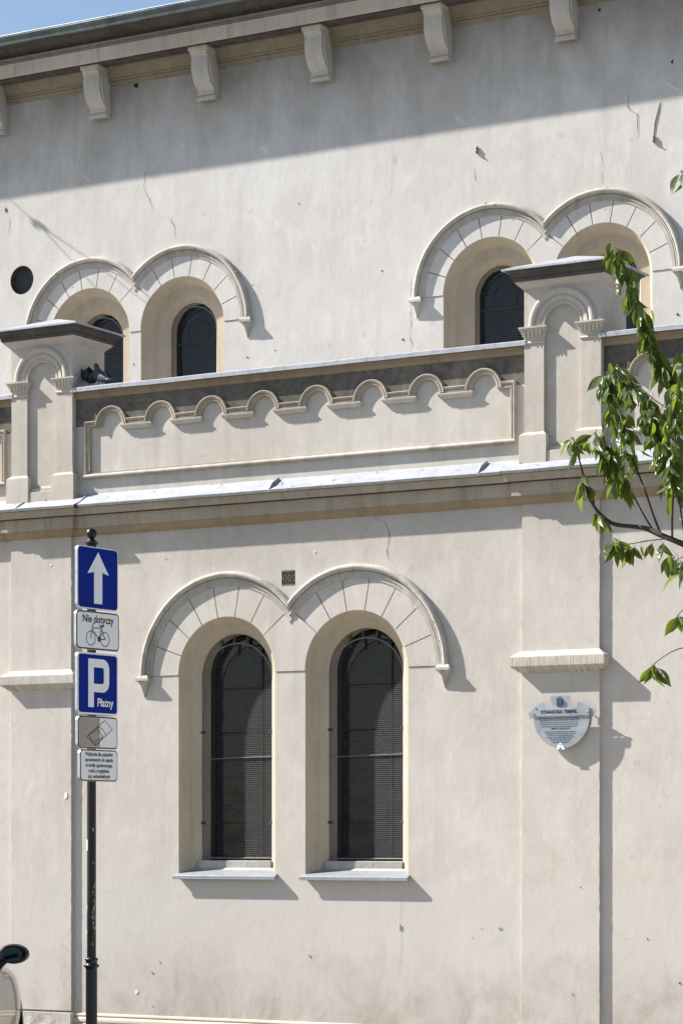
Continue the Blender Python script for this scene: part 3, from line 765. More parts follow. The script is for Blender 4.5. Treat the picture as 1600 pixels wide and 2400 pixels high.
bm = NB(); plan_sweep(bm, [(X0, U), (X1, U)], [(0, 9.296), (.280, 9.296), (.286, 9.306), (.280, 9.314), (.290, 9.320), (.298, 9.334), (.292, 9.340), (.0, 9.342)]); obj('cornice_fillet', bm, 'soffitstone', B, smooth=35)
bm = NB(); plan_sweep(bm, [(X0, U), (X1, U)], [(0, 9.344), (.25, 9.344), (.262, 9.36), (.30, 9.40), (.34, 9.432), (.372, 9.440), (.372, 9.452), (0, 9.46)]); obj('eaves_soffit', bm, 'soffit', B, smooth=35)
def bracket_mesh():
    bm = NB(); hw = .089
    side = [(.0, .470), (.215, .470), (.215, .415), (.200, .402), (.196, .385), (.185, .372), (.192, .33), (.190, .27), (.176, .21), (.150, .155), (.118, .118), (.086, .098), (.078, .088), (.078, .050), (.068, .046), (.066, .038), (.072, .034), (.066, .0), (.0, .0)]
    L = [bm.verts.new((-hw, -o, z)) for o, z in side]; Rr = [bm.verts.new((hw, -o, z)) for o, z in side]
    n = len(side)
    for i in range(n): bm.faces.new((L[i - 1], L[i], Rr[i], Rr[i - 1]))
    tl = tessellate_polygon([[Vector((o, z, 0)) for o, z in side]])
    for t in tl: bm.faces.new([L[i] for i in t]); bm.faces.new([Rr[i] for i in t][::-1])
    # capping block and recessed scroll on the cheeks
    box(bm, -hw - .012, hw + .012, -.228, 0, .425, .470, .004); box(bm, -hw - .008, hw + .008, -.082, 0, .0, .034, .003)
    for s in (-1, 1):
        pts = []
        for o, z in ((.150, .36), (.160, .30), (.148, .23), (.122, .17), (.09, .125)): pts.append((s * (hw + .003), -o, z))
        tube(bm, pts, [.008, .012, .014, .011, .006], 6)
        pts = [(s * (hw + .003), -(o - .06), z) for o, z in ((.14, .36), (.15, .30), (.14, .23), (.125, .17))]
        tube(bm, pts, [.005, .008, .008, .004], 6)
    bmesh.ops.recalc_face_normals(bm, faces=bm.faces)
    return bm
br = obj('cornice_bracket', bracket_mesh(), 'pier', B, smooth=32)
br.location = Vector((-14.36 - 6 * 1.2105, U, 8.70)); brs = [br]
br.matrix_parent_inverse = world_inv(B)
for i in range(1, 14): inst('cornice_bracket', br, B, (i * 1.2105, 0, 0))
bm = NB(); plan_sweep(bm, [(X0, U), (X1, U)], [(.06, 9.158), (.236, 9.160), (.236, 9.1705), (.06, 9.1705)]); obj('corona_shade_strip', bm, 'soffit', B)  # dark strip standing in for the shadow line and dirt below the corona
bm = NB(); plan_sweep(bm, path, [(.02, 4.6635), (.085, 4.661), (.088, 4.6675), (.02, 4.668)], caps=False); obj('drip_shade_strip', bm, 'soffit', B)  # thin dark strip, drip shadow and groove dirt put into its colour
# eaves gutter with straps, roof edge
gt = empty('eaves_gutter', (-14, U - .4, 9.44)); gt.parent = B; gt.matrix_parent_inverse = world_inv(B)
gw = lambda x: .006 * noise.noise(Vector((x * .6, 5, 0)))
segs = 13; gl = (X1 - X0) / segs
gr = .058; gy = U - .400; gz = 9.485
for s in range(segs):
    a = X0 + s * gl + .002; b = a + gl - .004; bm = NB(); rows = []
    for i in range(9):
        x = a + (b - a) * i / 8; ring = []
        for k in range(13):
            t = math.pi + math.pi * k / 12; ring.append(Vector((x, gy + gr * math.cos(t), gz + gw(x) + gr * math.sin(t) * 1.1)))
        ring = [Vector((x, gy - gr - .004, gz + gw(x) + .008)), Vector((x, gy - gr - .009, gz + gw(x)))] + ring
        rows.append(ring)
    skin_rows(bm, rows, False); bmesh.ops.recalc_face_normals(bm, faces=bm.faces); obj('gutter_length', bm, 'gutter', gt, smooth=40)
x = X0 + .12
while x < X1:
    bm = NB(); pts = []
    for k in range(13):
        t = math.pi + math.pi * k / 12; pts.append((x, gy + (gr + .004) * math.cos(t), gz + gw(x) + (gr + .004) * math.sin(t) * 1.1))
    rows = [[Vector((px - .012, py, pz)) for px, py, pz in pts], [Vector((px + .012, py, pz)) for px, py, pz in pts]]
    skin_rows(bm, rows, False); obj('gutter_strap', bm, 'gutter', gt, smooth=40); x += .572
bm = NB(); v = [bm.verts.new(p) for p in ((X0, U - .425, 9.497), (X1, U - .425, 9.497), (X1, U + 6, 11.3), (X0, U + 6, 11.3), (X0, U - .425, 9.507), (X1, U - .425, 9.507), (X1, U + 6, 11.312), (X0, U + 6, 11.312))]
for f in ((0, 3, 2, 1), (4, 5, 6, 7), (0, 1, 5, 4), (1, 2, 6, 5), (2, 3, 7, 6), (3, 0, 4, 7)): bm.faces.new([v[i] for i in f])
obj('roof', bm, 'rooftin', B)
bm = NB(); tube(bm, [(X0, U - .462, 9.499), (X1, U - .462, 9.499)], .006, 8); obj('gutter_bead', bm, 'flash', gt)

# ------------------------------------------------------------------ blemishes: chips, drill holes, cracks, old wall fixings
def chip(x, z, r, yb, sx=1., mat='chip', seed=1):
    rnd = random.Random(seed); bm = NB(); pts = []
    for i in range(11):
        a = 2 * math.pi * i / 11; q = r * rnd.uniform(.55, 1.15); pts.append((x + q * sx * math.cos(a), z + q * math.sin(a)))
    poly_sheet(bm, pts, (), yb - .0035); obj('plaster_chip', bm, mat, B)
def crack(pts, y, wd=.004, seed=0):
    rnd = random.Random(seed); out = [Vector(pts[0])]
    for a, b in zip(pts, pts[1:]):
        n = max(2, int((Vector(b) - Vector(a)).length / .03))
        for i in range(1, n + 1): out.append(Vector(a).lerp(Vector(b), i / n) + Vector((rnd.gauss(0, .005), rnd.gauss(0, .003))))
    bm = NB(); L = []; Q = []
    for i, p in enumerate(out):
        h = wd / 2 * rnd.uniform(.3, 1.2) * min(1, (i + 1) / 3, (len(out) - i) / 3); L.append(bm.verts.new((p.x - h, y - .0035, p.y))); Q.append(bm.verts.new((p.x + h, y - .0035, p.y)))
    for i in range(len(out) - 1): bm.faces.new((L[i], Q[i], Q[i + 1], L[i + 1]))
    obj('crack', bm, 'crackline', B)
def wx(px, py, Y):
    a = (px - 800) / 6143.; t = Y / (.8660254 + .5 * a); return t * (-.5 + .8660254 * a), 1.9 + t * (1965 - py) / 6143.
for i, (px, py, r, Y, sx, mt) in enumerate([(939, 2175, .030, W, .55, 'chip'), (1172, 2176, .012, W, 1.8, 'chip'), (726, 2241, .012, W, .8, 'chip'), (375, 2255, .011, W, .8, 'chip'), (1107, 2197, .008, W, 1, 'chip'), (1127, 2176, .006, W, 1.4, 'chip'),
        (1341, 2330, .013, W - .028, .7, 'chip'), (1360, 2080, .006, W - .028, 1, 'dark'), (1517, 2201, .007, W, 1.3, 'dark'), (1592, 2304, .010, W, 1, 'dark'), (320, 2325, .018, W, 1.2, 'paper'), (358, 2280, .012, W, 1., 'chip'),
        (360, 2359, .007, W, 1, 'dark'), (314, 854, .010, U, 1, 'dark'), (580, 838, .010, U, 1, 'dark'), (645, 821, .010, U, .7, 'dark'), (895, 635, .011, U, .8, 'dark'), (944, 796, .013, U, .7, 'dark'), (700, 477, .012, U, .7, 'chip'), (1587, 737, .013, U, 1, 'dark'),
        (1403, 24, .016, U, 1, 'dark'), (737, 1293, .010, W, 1, 'paper'), (120, 1324, .010, W - .028, 1, 'paper'), (15, 492, .030, U, .5, 'rust'), (1574, 145, .02, U, .5, 'dark'), (320, 200, .03, U, 1.2, 'dark'), (155, 1865, .035, W - .028, .6, 'paper'), (390, 1310, .010, W, .4, 'dark')]):
    x, z = wx(px, py, Y); chip(x, z, r, Y, sx, mt, i + 3)
rh = random.Random(31)
for cx_, zs_, y_, r_, lo, hi in [(-11.70, ZS, W, .815, 60, 170), (-10.465, ZS, W, .815, 10, 120)] + [(c_, ZU, U, .728, 45 if s_ < 0 else 5, 175 if s_ < 0 else 130) for c_, s_, m_ in UW]:
    for k in range(7):
        a_ = R(rh.uniform(lo, hi)); bm = NB(); q_ = rh.uniform(.004, .011); pts = []
        rr_ = r_ + rh.uniform(-.02, .028); cx2, cz2 = cx_ + rr_ * math.cos(a_), zs_ + rr_ * math.sin(a_)
        vs_ = [bm.verts.new((cx2 + q_ * rh.uniform(.6, 1.5) * math.cos(t_), y_ - .0505 - (.002 if rr_ < r_ else -.006), cz2 + q_ * rh.uniform(.5, 1) * math.sin(t_))) for t_ in [2 * math.pi * i / 7 for i in range(7)]]; bm.faces.new(vs_[::-1])
        obj('mould_chip', bm, 'chip' if k % 3 else 'crackline', B)
bm = NB()
for k in range(45):
    x_ = rh.uniform(-15.5, -7.5); t_ = rh.random() ** .7; yf = ledge_front(x_); y_ = yf + .01 + (P - .03 - yf) * t_; z_ = 4.7495 + (4.858 - 4.7495) * (y_ - yf) / (P - yf) + .006; q_ = rh.uniform(.003, .009)
    bm.faces.new([bm.verts.new((x_ + q_ * 1.4 * rh.uniform(.6, 1.2) * math.cos(2 * math.pi * i / 6), y_ + q_ * rh.uniform(.6, 1.2) * math.sin(2 * math.pi * i / 6), z_ + .42 * q_ * math.sin(2 * math.pi * i / 6))) for i in range(6)])
obj('ledge_debris', bm, 'lip', B, kind='stuff')
def crk(pp, Y, wd, seed): crack([wx(a, b, Y) for a, b in pp], Y, wd, seed)
crk([(871, 1198), (880, 1215), (902, 1225), (914, 1250), (905, 1290), (910, 1315)], W, .006, 1)
crk([(340, 402), (338, 440), (350, 465), (358, 490)], U, .005, 2); crk([(392, 506), (407, 525), (411, 560)], U, .005, 3)
crk([(1475, 215), (1468, 250), (1492, 270), (1495, 320)], U, .006, 4); crk([(1408, 390), (1410, 432)], U, .004, 5)
crk([(805, 568), (850, 566), (915, 564)], U, .004, 6); crk([(940, 2088), (938, 2150), (942, 2230), (930, 2300)], W, .0018, 7)
crk([(1015, 307), (1085, 308)], U, .003, 8); crk([(24, 508), (20, 556)], U, .006, 9); crk([(1112, 395), (1114, 425)], U, .010, 10)
crk([(963, 650), (962, 830)], U, .004, 11); crk([(115, 700), (116, 745)], U, .006, 12); crk([(1415, 395), (1405, 355)], U, .004, 13)
for i, (px, py) in enumerate([(1117, 351), (1531, 325)]):
    x, z = wx(px, py, U); bm = NB(); lathe(bm, [(.009, -.033), (.013, -.03), (.013, -.008), (.009, -.002), (.013, .006), (.011, .022), (.006, .030)], (x, U - .010, z), 12)
    tube(bm, [(x, U, z - .02), (x, U - .03, z - .02)], .006, 6); obj('wall_insulator', bm, 'brass', B, smooth=40)
x, z = wx(1531, 315, U); bm = NB(); tube(bm, [(x, U - .002, z), (x + .01, U - .004, z + .1), (x + .04, U - .003, z + .2), (x + .055, U - .0, z + .26)], .004, 6); obj('conduit_stub', bm, 'chip', B)

# ------------------------------------------------------------------ overhead wires (outside the frame, they shade the wall)
def on_ray(px, py, d):
    x, z = wx(px, py, U); return Vector((x, U, z)) - Vector((3.47, 1, -3)) * d
wr = empty('span_wires', on_ray(0, 445, .55), label='thin overhead span wires forking at a clamp, stretched in front of the upper wall', cat='wires')
K = on_ray(92, 528, .55); A = on_ray(0, 445, .55); D = A - K
bm = NB(); tube(bm, [K + D * 3.2, A, K], .004, 6); obj('wire', bm, 'rust', wr)
bm = NB(); tube(bm, [K, on_ray(150, 590, .55), on_ray(240, 690, .55)], .004, 6); obj('wire', bm, 'rust', wr)
bm = NB(); tube(bm, [K, on_ray(200, 600, .55), on_ray(345, 712, .55)], .004, 6); obj('wire', bm, 'rust', wr)
bm = NB(); tube(bm, [on_ray(82, 521, .55), on_ray(104, 533, .55)], [.016, .02], 8); tube(bm, [on_ray(80, 530, .55), on_ray(96, 523, .55)], [.012, .012], 8); obj('clamp', bm, 'rust', wr)

# ------------------------------------------------------------------ 2-D drawing helpers for signs (x right, z up, sheet at y)
def stroke(bm, pts, wd, y):
    for a, b in zip(pts, pts[1:]):
        a, b = Vector(a), Vector(b); d = (b - a).normalized(); n = Vector((-d.y, d.x)) * wd / 2; a = a - d * wd * .3; b = b + d * wd * .3
        bm.faces.new([bm.verts.new((p.x, y, p.y)) for p in (a - n, b - n, b + n, a + n)])
def ring(bm, cx, cz, r, wd, y, n=36):
    a = [bm.verts.new((cx + (r - wd / 2) * math.cos(2 * math.pi * i / n), y, cz + (r - wd / 2) * math.sin(2 * math.pi * i / n))) for i in range(n)]
    b = [bm.verts.new((cx + (r + wd / 2) * math.cos(2 * math.pi * i / n), y, cz + (r + wd / 2) * math.sin(2 * math.pi * i / n))) for i in range(n)]
    for i in range(n): j = (i + 1) % n; bm.faces.new((a[i], b[i], b[j], a[j]))
def rrect(w_, h_, r, n=6):
    pts = []
    for sx, sz, a0 in ((1, -1, -90), (1, 1, 0), (-1, 1, 90), (-1, -1, 180)):
        for i in range(n + 1):
            a = R(a0 + 90 * i / n); pts.append((sx * (w_ / 2 - r) + r * math.cos(a), sz * (h_ / 2 - r) + r * math.sin(a)))
    return pts
def text(name, body, size, x, z, y, mat, parent, sx=1., bold=0., align='CENTER', local=True, res=3):
    cu = bpy.data.curves.new(name, 'FONT'); cu.body = body; cu.size = size; cu.align_x = align; cu.align_y = 'CENTER'; cu.offset = bold; cu.resolution_u = res
    t = bpy.data.objects.new(name, cu); COL.objects.link(t); bpy.context.view_layer.update()
    me = bpy.data.meshes.new_from_object(t.evaluated_get(bpy.context.evaluated_depsgraph_get())); bpy.data.objects.remove(t)
    me.transform(Matrix.Translation((x, y, z)) @ Matrix.Rotation(R(90), 4, 'X') @ Matrix.Diagonal((sx, 1, 1, 1)))
    me.materials.clear(); me.materials.append(M[mat]); me.name = name
    o = bpy.data.objects.new(name, me); COL.objects.link(o); o.parent = parent
    return o

# ------------------------------------------------------------------ sign post and its five signs
PX, PY = -11.413, 16.0
def pz(py): a = (214 - 800) / 6143.; t = PY / (.8660254 + .5 * a); return 1.9 + t * (1965 - py) / 6143.
a = (215 - 800) / 6143.; t = PY / (.8660254 + .5 * a); PX = t * (-.5 + .8660254 * a)
post = empty('sign_post', (PX, PY, 0), label='black painted round steel post with ball finial carrying the traffic signs', cat='sign post')
bm = NB(); lathe(bm, [(.043, 0), (.043, pz(2275)), (.042, pz(2272))]); obj('lower_tube', bm, 'postpaint', post, local=True, smooth=40)
bm = NB(); zz = pz(2272); lathe(bm, [(.043, zz), (.046, zz + .012), (.058, zz + .02), (.060, zz + .028), (.050, zz + .036), (.043, zz + .043), (.042, zz + .06), (.046, zz + .066), (.050, zz + .074), (.048, zz + .082), (.038, zz + .088)]); obj('collar', bm, 'postpaint', post, local=True, smooth=50)
bm = NB(); lathe(bm, [(.034, zz + .08), (.034, pz(1268))]); obj('upper_tube', bm, 'postpaint', post, local=True, smooth=40)
bm = NB(); zb = pz(1250.5); lathe(bm, [(.036, zb - .115), (.038, zb - .085), (.052, zb - .076), (.053, zb - .070), (.040, zb - .062), (.036, zb - .052), (.022, zb - .042), (.019, zb - .036)] + [(.041 * math.sin(R(150 - 10 * i)), zb - .041 * math.cos(R(30 + 10 * i))) for i in range(0, 15)]); obj('ball_finial', bm, 'postpaint', post, local=True, smooth=50)
rs = random.Random(5)
bm = NB()
for i in range(46):
    zc_ = rs.choice([rs.uniform(pz(2225), pz(2120)), rs.uniform(pz(2200), pz(1900)), rs.uniform(pz(2190), pz(2090))]); an = R(rs.choice([rs.uniform(190, 235), rs.uniform(-45, 0)])); rr = .0347; s1, s2 = rs.uniform(.003, .010), rs.uniform(.004, .022)
    vs_ = [bm.verts.new((rr * math.cos(an + u * s1 / rr), rr * math.sin(an + u * s1 / rr), zc_ + v * s2)) for u, v in ((-1, -.8), (1, -1), (.7, .6), (-.6, 1))]; bm.faces.new(vs_)
obj('paint_chips', bm, 'chip', post, local=True)
bm = NB()
for zc_, h in ((pz(1980), .043),):
    vs_ = []
    rws = [[Vector((.0352 * math.cos(R(a_)), .0352 * math.sin(R(a_)), z_)) for z_ in (zc_ - h, zc_ + h * .9)] for a_ in range(180, 246, 13)]
    skin_rows(bm, rws, False)
obj('torn_sticker', bm, 'paper', post, local=True)
PHI = R(86)
def sign(name, label, w_, h_, zc_, face, border, bw, r=.035, dx=0.):
    s = empty(name, (PX, PY, zc_), PHI, label=label, cat='traffic sign', group='traffic signs stacked on the black post')
    yf = -.060
    bm = NB(); prism(bm, [(x + dx, z) for x, z in rrect(w_, h_, r)], yf, yf + .022, back=True); weld(bm); obj('sign_plate', bm, 'backmetal', s, local=True)
    bm = NB(); poly_sheet(bm, [(x + dx, z) for x, z in rrect(w_ - .004, h_ - .004, r - .002)], (), yf - .0012); obj('border', bm, border, s, local=True)
    bm = NB(); poly_sheet(bm, [(x + dx, z) for x, z in rrect(w_ - .004 - 2 * bw, h_ - .004 - 2 * bw, max(.008, r - bw))], (), yf - .0024); obj('face', bm, face, s, local=True)
    for zz in (-h_ * .28, h_ * .28) if h_ > .3 else (0,):
        bm = NB(); lathe(bm, [(.0365, zz - .012), (.0395, zz - .012), (.0395, zz + .012), (.0365, zz + .012)], n=20); box(bm, -.05, .05, -.040, -.034, zz - .012, zz + .012); obj('clamp', bm, 'backmetal', s, local=True)
    return s, yf - .0038
SL = 'traffic signs stacked on the black post'
s, y = sign('one_way_sign', 'blue rectangular sign with a tall white upward arrow, topmost on the black post', .475, .463, (pz(1284) + pz(1430)) / 2, 'blue', 'white', .006)
bm = NB(); poly_sheet(bm, [(-.048, -.190), (.048, -.190), (.048, .045), (.125, .030), (0, .195), (-.125, .030), (-.048, .045)], (), y); obj('arrow', bm, 'white', s, local=True)
s, y = sign('bicycle_exception_sign', 'small white sign reading Nie dotyczy above a black bicycle symbol', .500, .285, (pz(1434) + pz(1525)) / 2, 'white', 'black', .010)
text('lettering', 'Nie dotyczy', .078, .0, .083, y, 'black', s, .95, .0018)
bm = NB(); wr_, wd = .052, .0060
ring(bm, -.085, -.060, wr_, wd, y); ring(bm, .080, -.060, wr_, wd, y); ring(bm, .012, -.062, .013, .014, y - .0003, 20)
fr = [[(-.085, -.060), (-.062, .040), (-.055, .052), (-.040, .052)], [(-.070, .010), (.012, -.062)], [(-.068, .018), (.036, .022)], [(.012, -.062), (.044, .034)], [(.012, -.062), (.080, -.060)], [(.036, .022), (.080, -.060)]]
for i, f_ in enumerate(fr): stroke(bm, f_, .0065, y - .0005 - .0002 * i)
stroke(bm, [(.022, .038), (.062, .036)], .013, y - .002)
obj('bicycle_symbol', bm, 'black', s, local=True)
s, y = sign('paid_parking_sign', 'blue sign with large white letter P and the word Płatny under it', .475, .460, (pz(1531.5) + pz(1676)) / 2, 'blue', 'white', .012)
bm = NB(); yy = y
n = 10; bx, rz = -.110, .105; o_ = [(-.115, -.175), (-.050, -.175), (-.050, -.062), (.055, -.062)]
o_ += [(.055 + .075 * math.sin(R(90 * i / n)), .013 - .075 * math.cos(R(90 * i / n))) for i in range(n + 1)]
o_ += [(.055 + .075 * math.cos(R(90 * i / n)), .110 + .075 * math.sin(R(90 * i / n))) for i in range(n + 1)] + [(-.115, .185)]
h_ = [(-.050, .0), (.045, .0)] + [(.045 + .022 * math.sin(R(90 * i / 5)), .022 - .022 * math.cos(R(90 * i / 5))) for i in range(6)] + [(.045 + .022 * math.cos(R(90 * i / 5)), .100 + .022 * math.sin(R(90 * i / 5))) for i in range(6)] + [(-.050, .122)]
poly_sheet(bm, o_, [h_], y); obj('letter_p', bm, 'white', s, local=True)
text('lettering', 'Płatny', .084, .082, -.140, y - .0006, 'white', s, .92, .0020)
s, y = sign('wheel_on_kerb_sign', 'small black bordered sign with a slanted outline block symbol, directly below the P sign', .465, .240, (pz(1680) + pz(1755)) / 2, 'white', 'black', .009)
bm = NB(); poly_sheet(bm, [(-.219, -.107), (.02, -.107), (.02, .107), (-.219, .107)], (), y + .0008); obj('grey_left_half', bm, 'signgrey', s, local=True)  # left half of the face is a flat grey
bm = NB(); Pq = lambda *p: [((a - 285) / 455, (1820 - b) / 1070) for a, b in p]
for i, q in enumerate([Pq((225, 1855), (320, 1722), (362, 1790), (272, 1925), (225, 1855)), Pq((283, 1773), (308, 1790), (327, 1840)), Pq((225, 1855), (278, 1795), (312, 1850), (272, 1925)), Pq((235, 1845), (260, 1900)), Pq((272, 1925), (268, 1890), (312, 1850)), Pq((278, 1795), (283, 1773))]):
    stroke(bm, q, .0045, y - .0002 * i)
obj('block_symbol', bm, 'black', s, local=True)
s, y = sign('permit_text_sign', 'lowest and smallest sign on the black post, five lines of black Polish text', .440, .236, (pz(1759) + pz(1830)) / 2, 'white', 'black', .008, dx=.012)
for i, l in enumerate(['Wyłącznie dla pojazdów', 'uprawnionych do wjazdu', 'w strefę ograniczonego', 'ruchu z wyjątkiem', 'poj. wolnobieżnych']):
    text('lettering', l, .0395, .012, .082 - i * .041, y, 'black', s, .82, .0009)

# ------------------------------------------------------------------ heritage plaque on the right pilaster
PLX, PLZ = -8.617, 2.872; yp = W - .028
pq = empty('heritage_plaque', (PLX, yp, PLZ), label='silver shield shaped plaque lettered SYNAGOGA TEMPEL on the right pilaster', cat='plaque')
def q(*pts): return [((a - 665) / 1545, (912 - b) / 1702) for a, b in pts]
y = -.048
sh = q((315, 966), (1042, 966)); m = 16
half = [(362, 1030), (352, 1090), (332, 1150), (302, 1205), (262, 1260), (212, 1310), (150, 1352), (80, 1382), (20, 1394)]
sh += q(*[(678 + a, b) for a, b in half]) + q(*[(678 - a, b) for a, b in half[::-1]])
bm = NB(); prism(bm, sh, y, y + .005, back=True); obj('shield', bm, 'plaque', pq, local=True)
for nm, pts in (('top_tab', q((565, 858), (770, 858), (790, 705), (660, 700), (530, 708))), ('side_tab', q((310, 858), (468, 858), (435, 785), (370, 812))), ('side_tab', q((878, 858), (1040, 858), (960, 805), (893, 776)))):
    bm = NB(); prism(bm, pts, y, y + .005, back=True); obj(nm, bm, 'plaque', pq, local=True)
for pts in (q((238, 922), (295, 892), (320, 965), (265, 1000), (262, 955)), q((1048, 868), (1135, 893), (1110, 925), (1118, 985), (1048, 960))):
    bm = NB(); prism(bm, pts, y - .001, y + .004, back=True); obj('ribbon_tail', bm, 'plaque', pq, local=True)
bm = NB(); box(bm, (293 - 665) / 1545, (1050 - 665) / 1545, y - .010, y - .0015, (912 - 965) / 1702, (912 - 860) / 1702, .001); obj('name_banner', bm, 'plaque', pq, local=True)
text('lettering', 'SYNAGOGA TEMPEL', .0345, -.008, .000, y - .011, 'plaque_text', pq, .98, .0016)
for i, l in enumerate(['Synagoga neoromańska z elementami neorenesansu. Wzniesiona w latach 1860-62 wg projektu Ignacego', 'Hercoka. Przebudowa z 1868 r. dokonana przez Teofila Lazarskiego. Powiększona w latach', '1893-94 przez Stow. Izraelitów Postępowych wg projektu Beniamina Torbego przy współpracy', 'Fabiana Hochstima. W 1924 r. dobudowano nawy boczne wg projektu Ferdynanda Lieblinga', 'i Jozuego Oberlandera. Wystrój wnętrza z przewagą stylu mauretańskiego z XIX/XX w.']):
    text('lettering', l, .0105, -.012 + i * .001, -.046 - i * .0163, y - .001, 'plaque_text', pq, (.425 - i * .010) / (.0105 * len(l) * .545), .0004, res=1)
text('lettering', 'TEMPEL SYNAGOGUE', .0175, 0, -.128, y - .001, 'plaque_text', pq, .98, .0005, res=1)
for i, l in enumerate(['Neo-Romanesque with neo-Renaissance elements. Built in 1860-62 to the', 'design of Ignacy Hercok, Annex from 1868 by Teofil Lazarski. Extended', 'in 1893-94 by the Society of Progressive Israelites as designed', 'by Beniamin Torbe cooperating with Fabian Hochstim. Aisles', 'designed by Ferdynand Liebling and Jozue Oberlander', 'were added in 1924. Interior mainly decorated', 'in Moorish style from the 19th/20th c.']):
    wd_ = (.335, .330, .300, .300, .245, .210, .175)[i]
    text('lettering', l, .0105, 0, -.152 - i * .0138, y - .001, 'plaque_text', pq, wd_ / (.0105 * len(l) * .545), .0004, res=1)
bm = NB(); em = q((618, 1400), (730, 1405), (705, 1352), (668, 1312), (632, 1350)); prism(bm, em, y - .006, y - .001); obj('corner_badge', bm, 'white', pq, local=True)
bm = NB(); poly_sheet(bm, q((640, 1345), (700, 1348), (672, 1335)), (), y - .0072); poly_sheet(bm, q((668, 1368), (690, 1387), (668, 1405), (648, 1386)), (), y - .0072); obj('blue_mark', bm, 'cyan', pq, local=True)
bm = NB(); prism(bm, q((612, 740), (640, 720), (658, 708), (680, 722), (700, 742), (694, 770), (702, 810), (680, 842), (655, 850), (628, 838), (612, 805), (620, 770)), y - .008, y - .001)
for i in range(5): box(bm, (625 + i * 15 - 665) / 1545, (632 + i * 15 - 665) / 1545, y - .012, y - .007, (912 - 835 + (i % 2) * 12) / 1702, (912 - 735) / 1702)
obj('crest', bm, 'emblem', pq, local=True)
for a_, b_ in ((328, 938), (1020, 915), (350, 858)):
    bm = NB(); c_ = q((a_, b_))[0]; tube(bm, [(c_[0], y - .016, c_[1]), (c_[0], y + .05, c_[1])], .006, 10); obj('fixing_stud', bm, 'emblem' if a_ < 500 else 'chrome', pq, local=True)

# ------------------------------------------------------------------ pigeons on the coping
def loft(bm, secs, n=14):
    """secs: (centre, half width, half height, forward dir)"""
    rows = []
    for c, hw_, hh, d in secs:
        d = Vector(d).normalized(); side = d.cross(Vector((0, 0, 1))).normalized(); up_ = side.cross(d)
        rows.append([bm.verts.new(Vector(c) + side * hw_ * math.cos(2 * math.pi * k / n) + up_ * hh * math.sin(2 * math.pi * k / n)) for k in range(n)])
    for i in range(len(rows) - 1):
        for k in range(n): bm.faces.new((rows[i][k], rows[i][(k + 1) % n], rows[i + 1][(k + 1) % n], rows[i + 1][k]))
    bm.faces.new(rows[0][::-1]); bm.faces.new(rows[-1])
def pigeon(px, py, Y, rz, pose, label, mats):
    x, z = wx(px, py, Y); s = empty('pigeon', (x, Y, z), rz, label=label, cat='pigeon', group='pigeons on the parapet coping')
    bm = NB()
    if pose == 'up':   # head high, looking out
        loft(bm, [((-.20, 0, .028), .028, .004, (1, 0, .2)), ((-.12, 0, .045), .030, .012, (1, 0, .3)), ((-.06, 0, .065), .048, .036, (1, 0, .3)), ((0, 0, .085), .058, .052, (1, 0, .35)), ((.05, 0, .105), .052, .050, (1, 0, .7)),
                  ((.078, 0, .142), .034, .036, (.5, 0, 1)), ((.088, 0, .172), .024, .026, (.5, 0, 1)), ((.100, 0, .195), .024, .026, (1, 0, .6)), ((.118, 0, .203), .019, .019, (1, 0, 0)), ((.130, 0, .200), .008, .008, (1, 0, -.1)), ((.152, 0, .194), .003, .003, (1, 0, -.1))])
    else:              # bent forward, preening, tail raised and fanned
        loft(bm, [((-.13, 0, .225), .052, .004, (.4, 0, -1)), ((-.10, 0, .17), .044, .008, (.5, 0, -1)), ((-.07, 0, .125), .036, .020, (.6, 0, -1)), ((-.04, 0, .095), .048, .042, (.9, 0, -.6)), ((0, 0, .078), .056, .050, (1, 0, -.1)), ((.05, 0, .082), .050, .046, (1, 0, .2)),
                  ((.085, 0, .098), .032, .034, (1, 0, .3)), ((.105, 0, .100), .025, .026, (1, 0, -.3)), ((.120, 0, .085), .022, .023, (.6, 0, -1)), ((.125, 0, .062), .009, .009, (.2, 0, -1)), ((.124, 0, .040), .003, .003, (0, 0, -1))])
    bmesh.ops.recalc_face_normals(bm, faces=bm.faces); o = obj('body', bm, mats[0], s, local=True, smooth=60); m = o.modifiers.new('s', 'SUBSURF'); m.levels = m.render_levels = 1
    for sd in (-1, 1):
        bm = NB()
        if pose == 'up': loft(bm, [((.05, sd * .048, .105), .010, .028, (-1, 0, -.3)), ((0, sd * .058, .092), .010, .040, (-1, 0, -.3)), ((-.07, sd * .050, .068), .008, .028, (-1, 0, -.3)), ((-.15, sd * .022, .042), .003, .008, (-1, 0, -.2))], 10)
        else: loft(bm, [((.04, sd * .046, .095), .010, .026, (-1, 0, .3)), ((-.01, sd * .058, .095), .010, .038, (-1, 0, .5)), ((-.06, sd * .055, .135), .008, .030, (-.6, 0, 1)), ((-.11, sd * .040, .20), .003, .010, (-.5, 0, 1))], 10)
        obj('wing', bm, mats[1], s, local=True, smooth=60)
        bm = NB(); tube(bm, [(.01, sd * .018, .05), (.012, sd * .018, .006)], .004, 6)
        for dy in (-.012, 0, .012): tube(bm, [(.012, sd * .018, .004), (.038, sd * .018 + dy, .002)], .0028, 5)
        tube(bm, [(.012, sd * .018, .004), (-.008, sd * .018, .002)], .0025, 5); obj('leg', bm, 'rust', s, local=True)
    return s
pigeon(213, 909, P + .10, R(-25), 'down', 'dark pigeon with raised fanned tail beside the left pier', ('pigeon', 'pigeon'))
pigeon(238, 906, P + .04, R(150), 'up', 'grey blue pigeon sitting upright, right of the dark one', ('pigeon2', 'pigeon'))

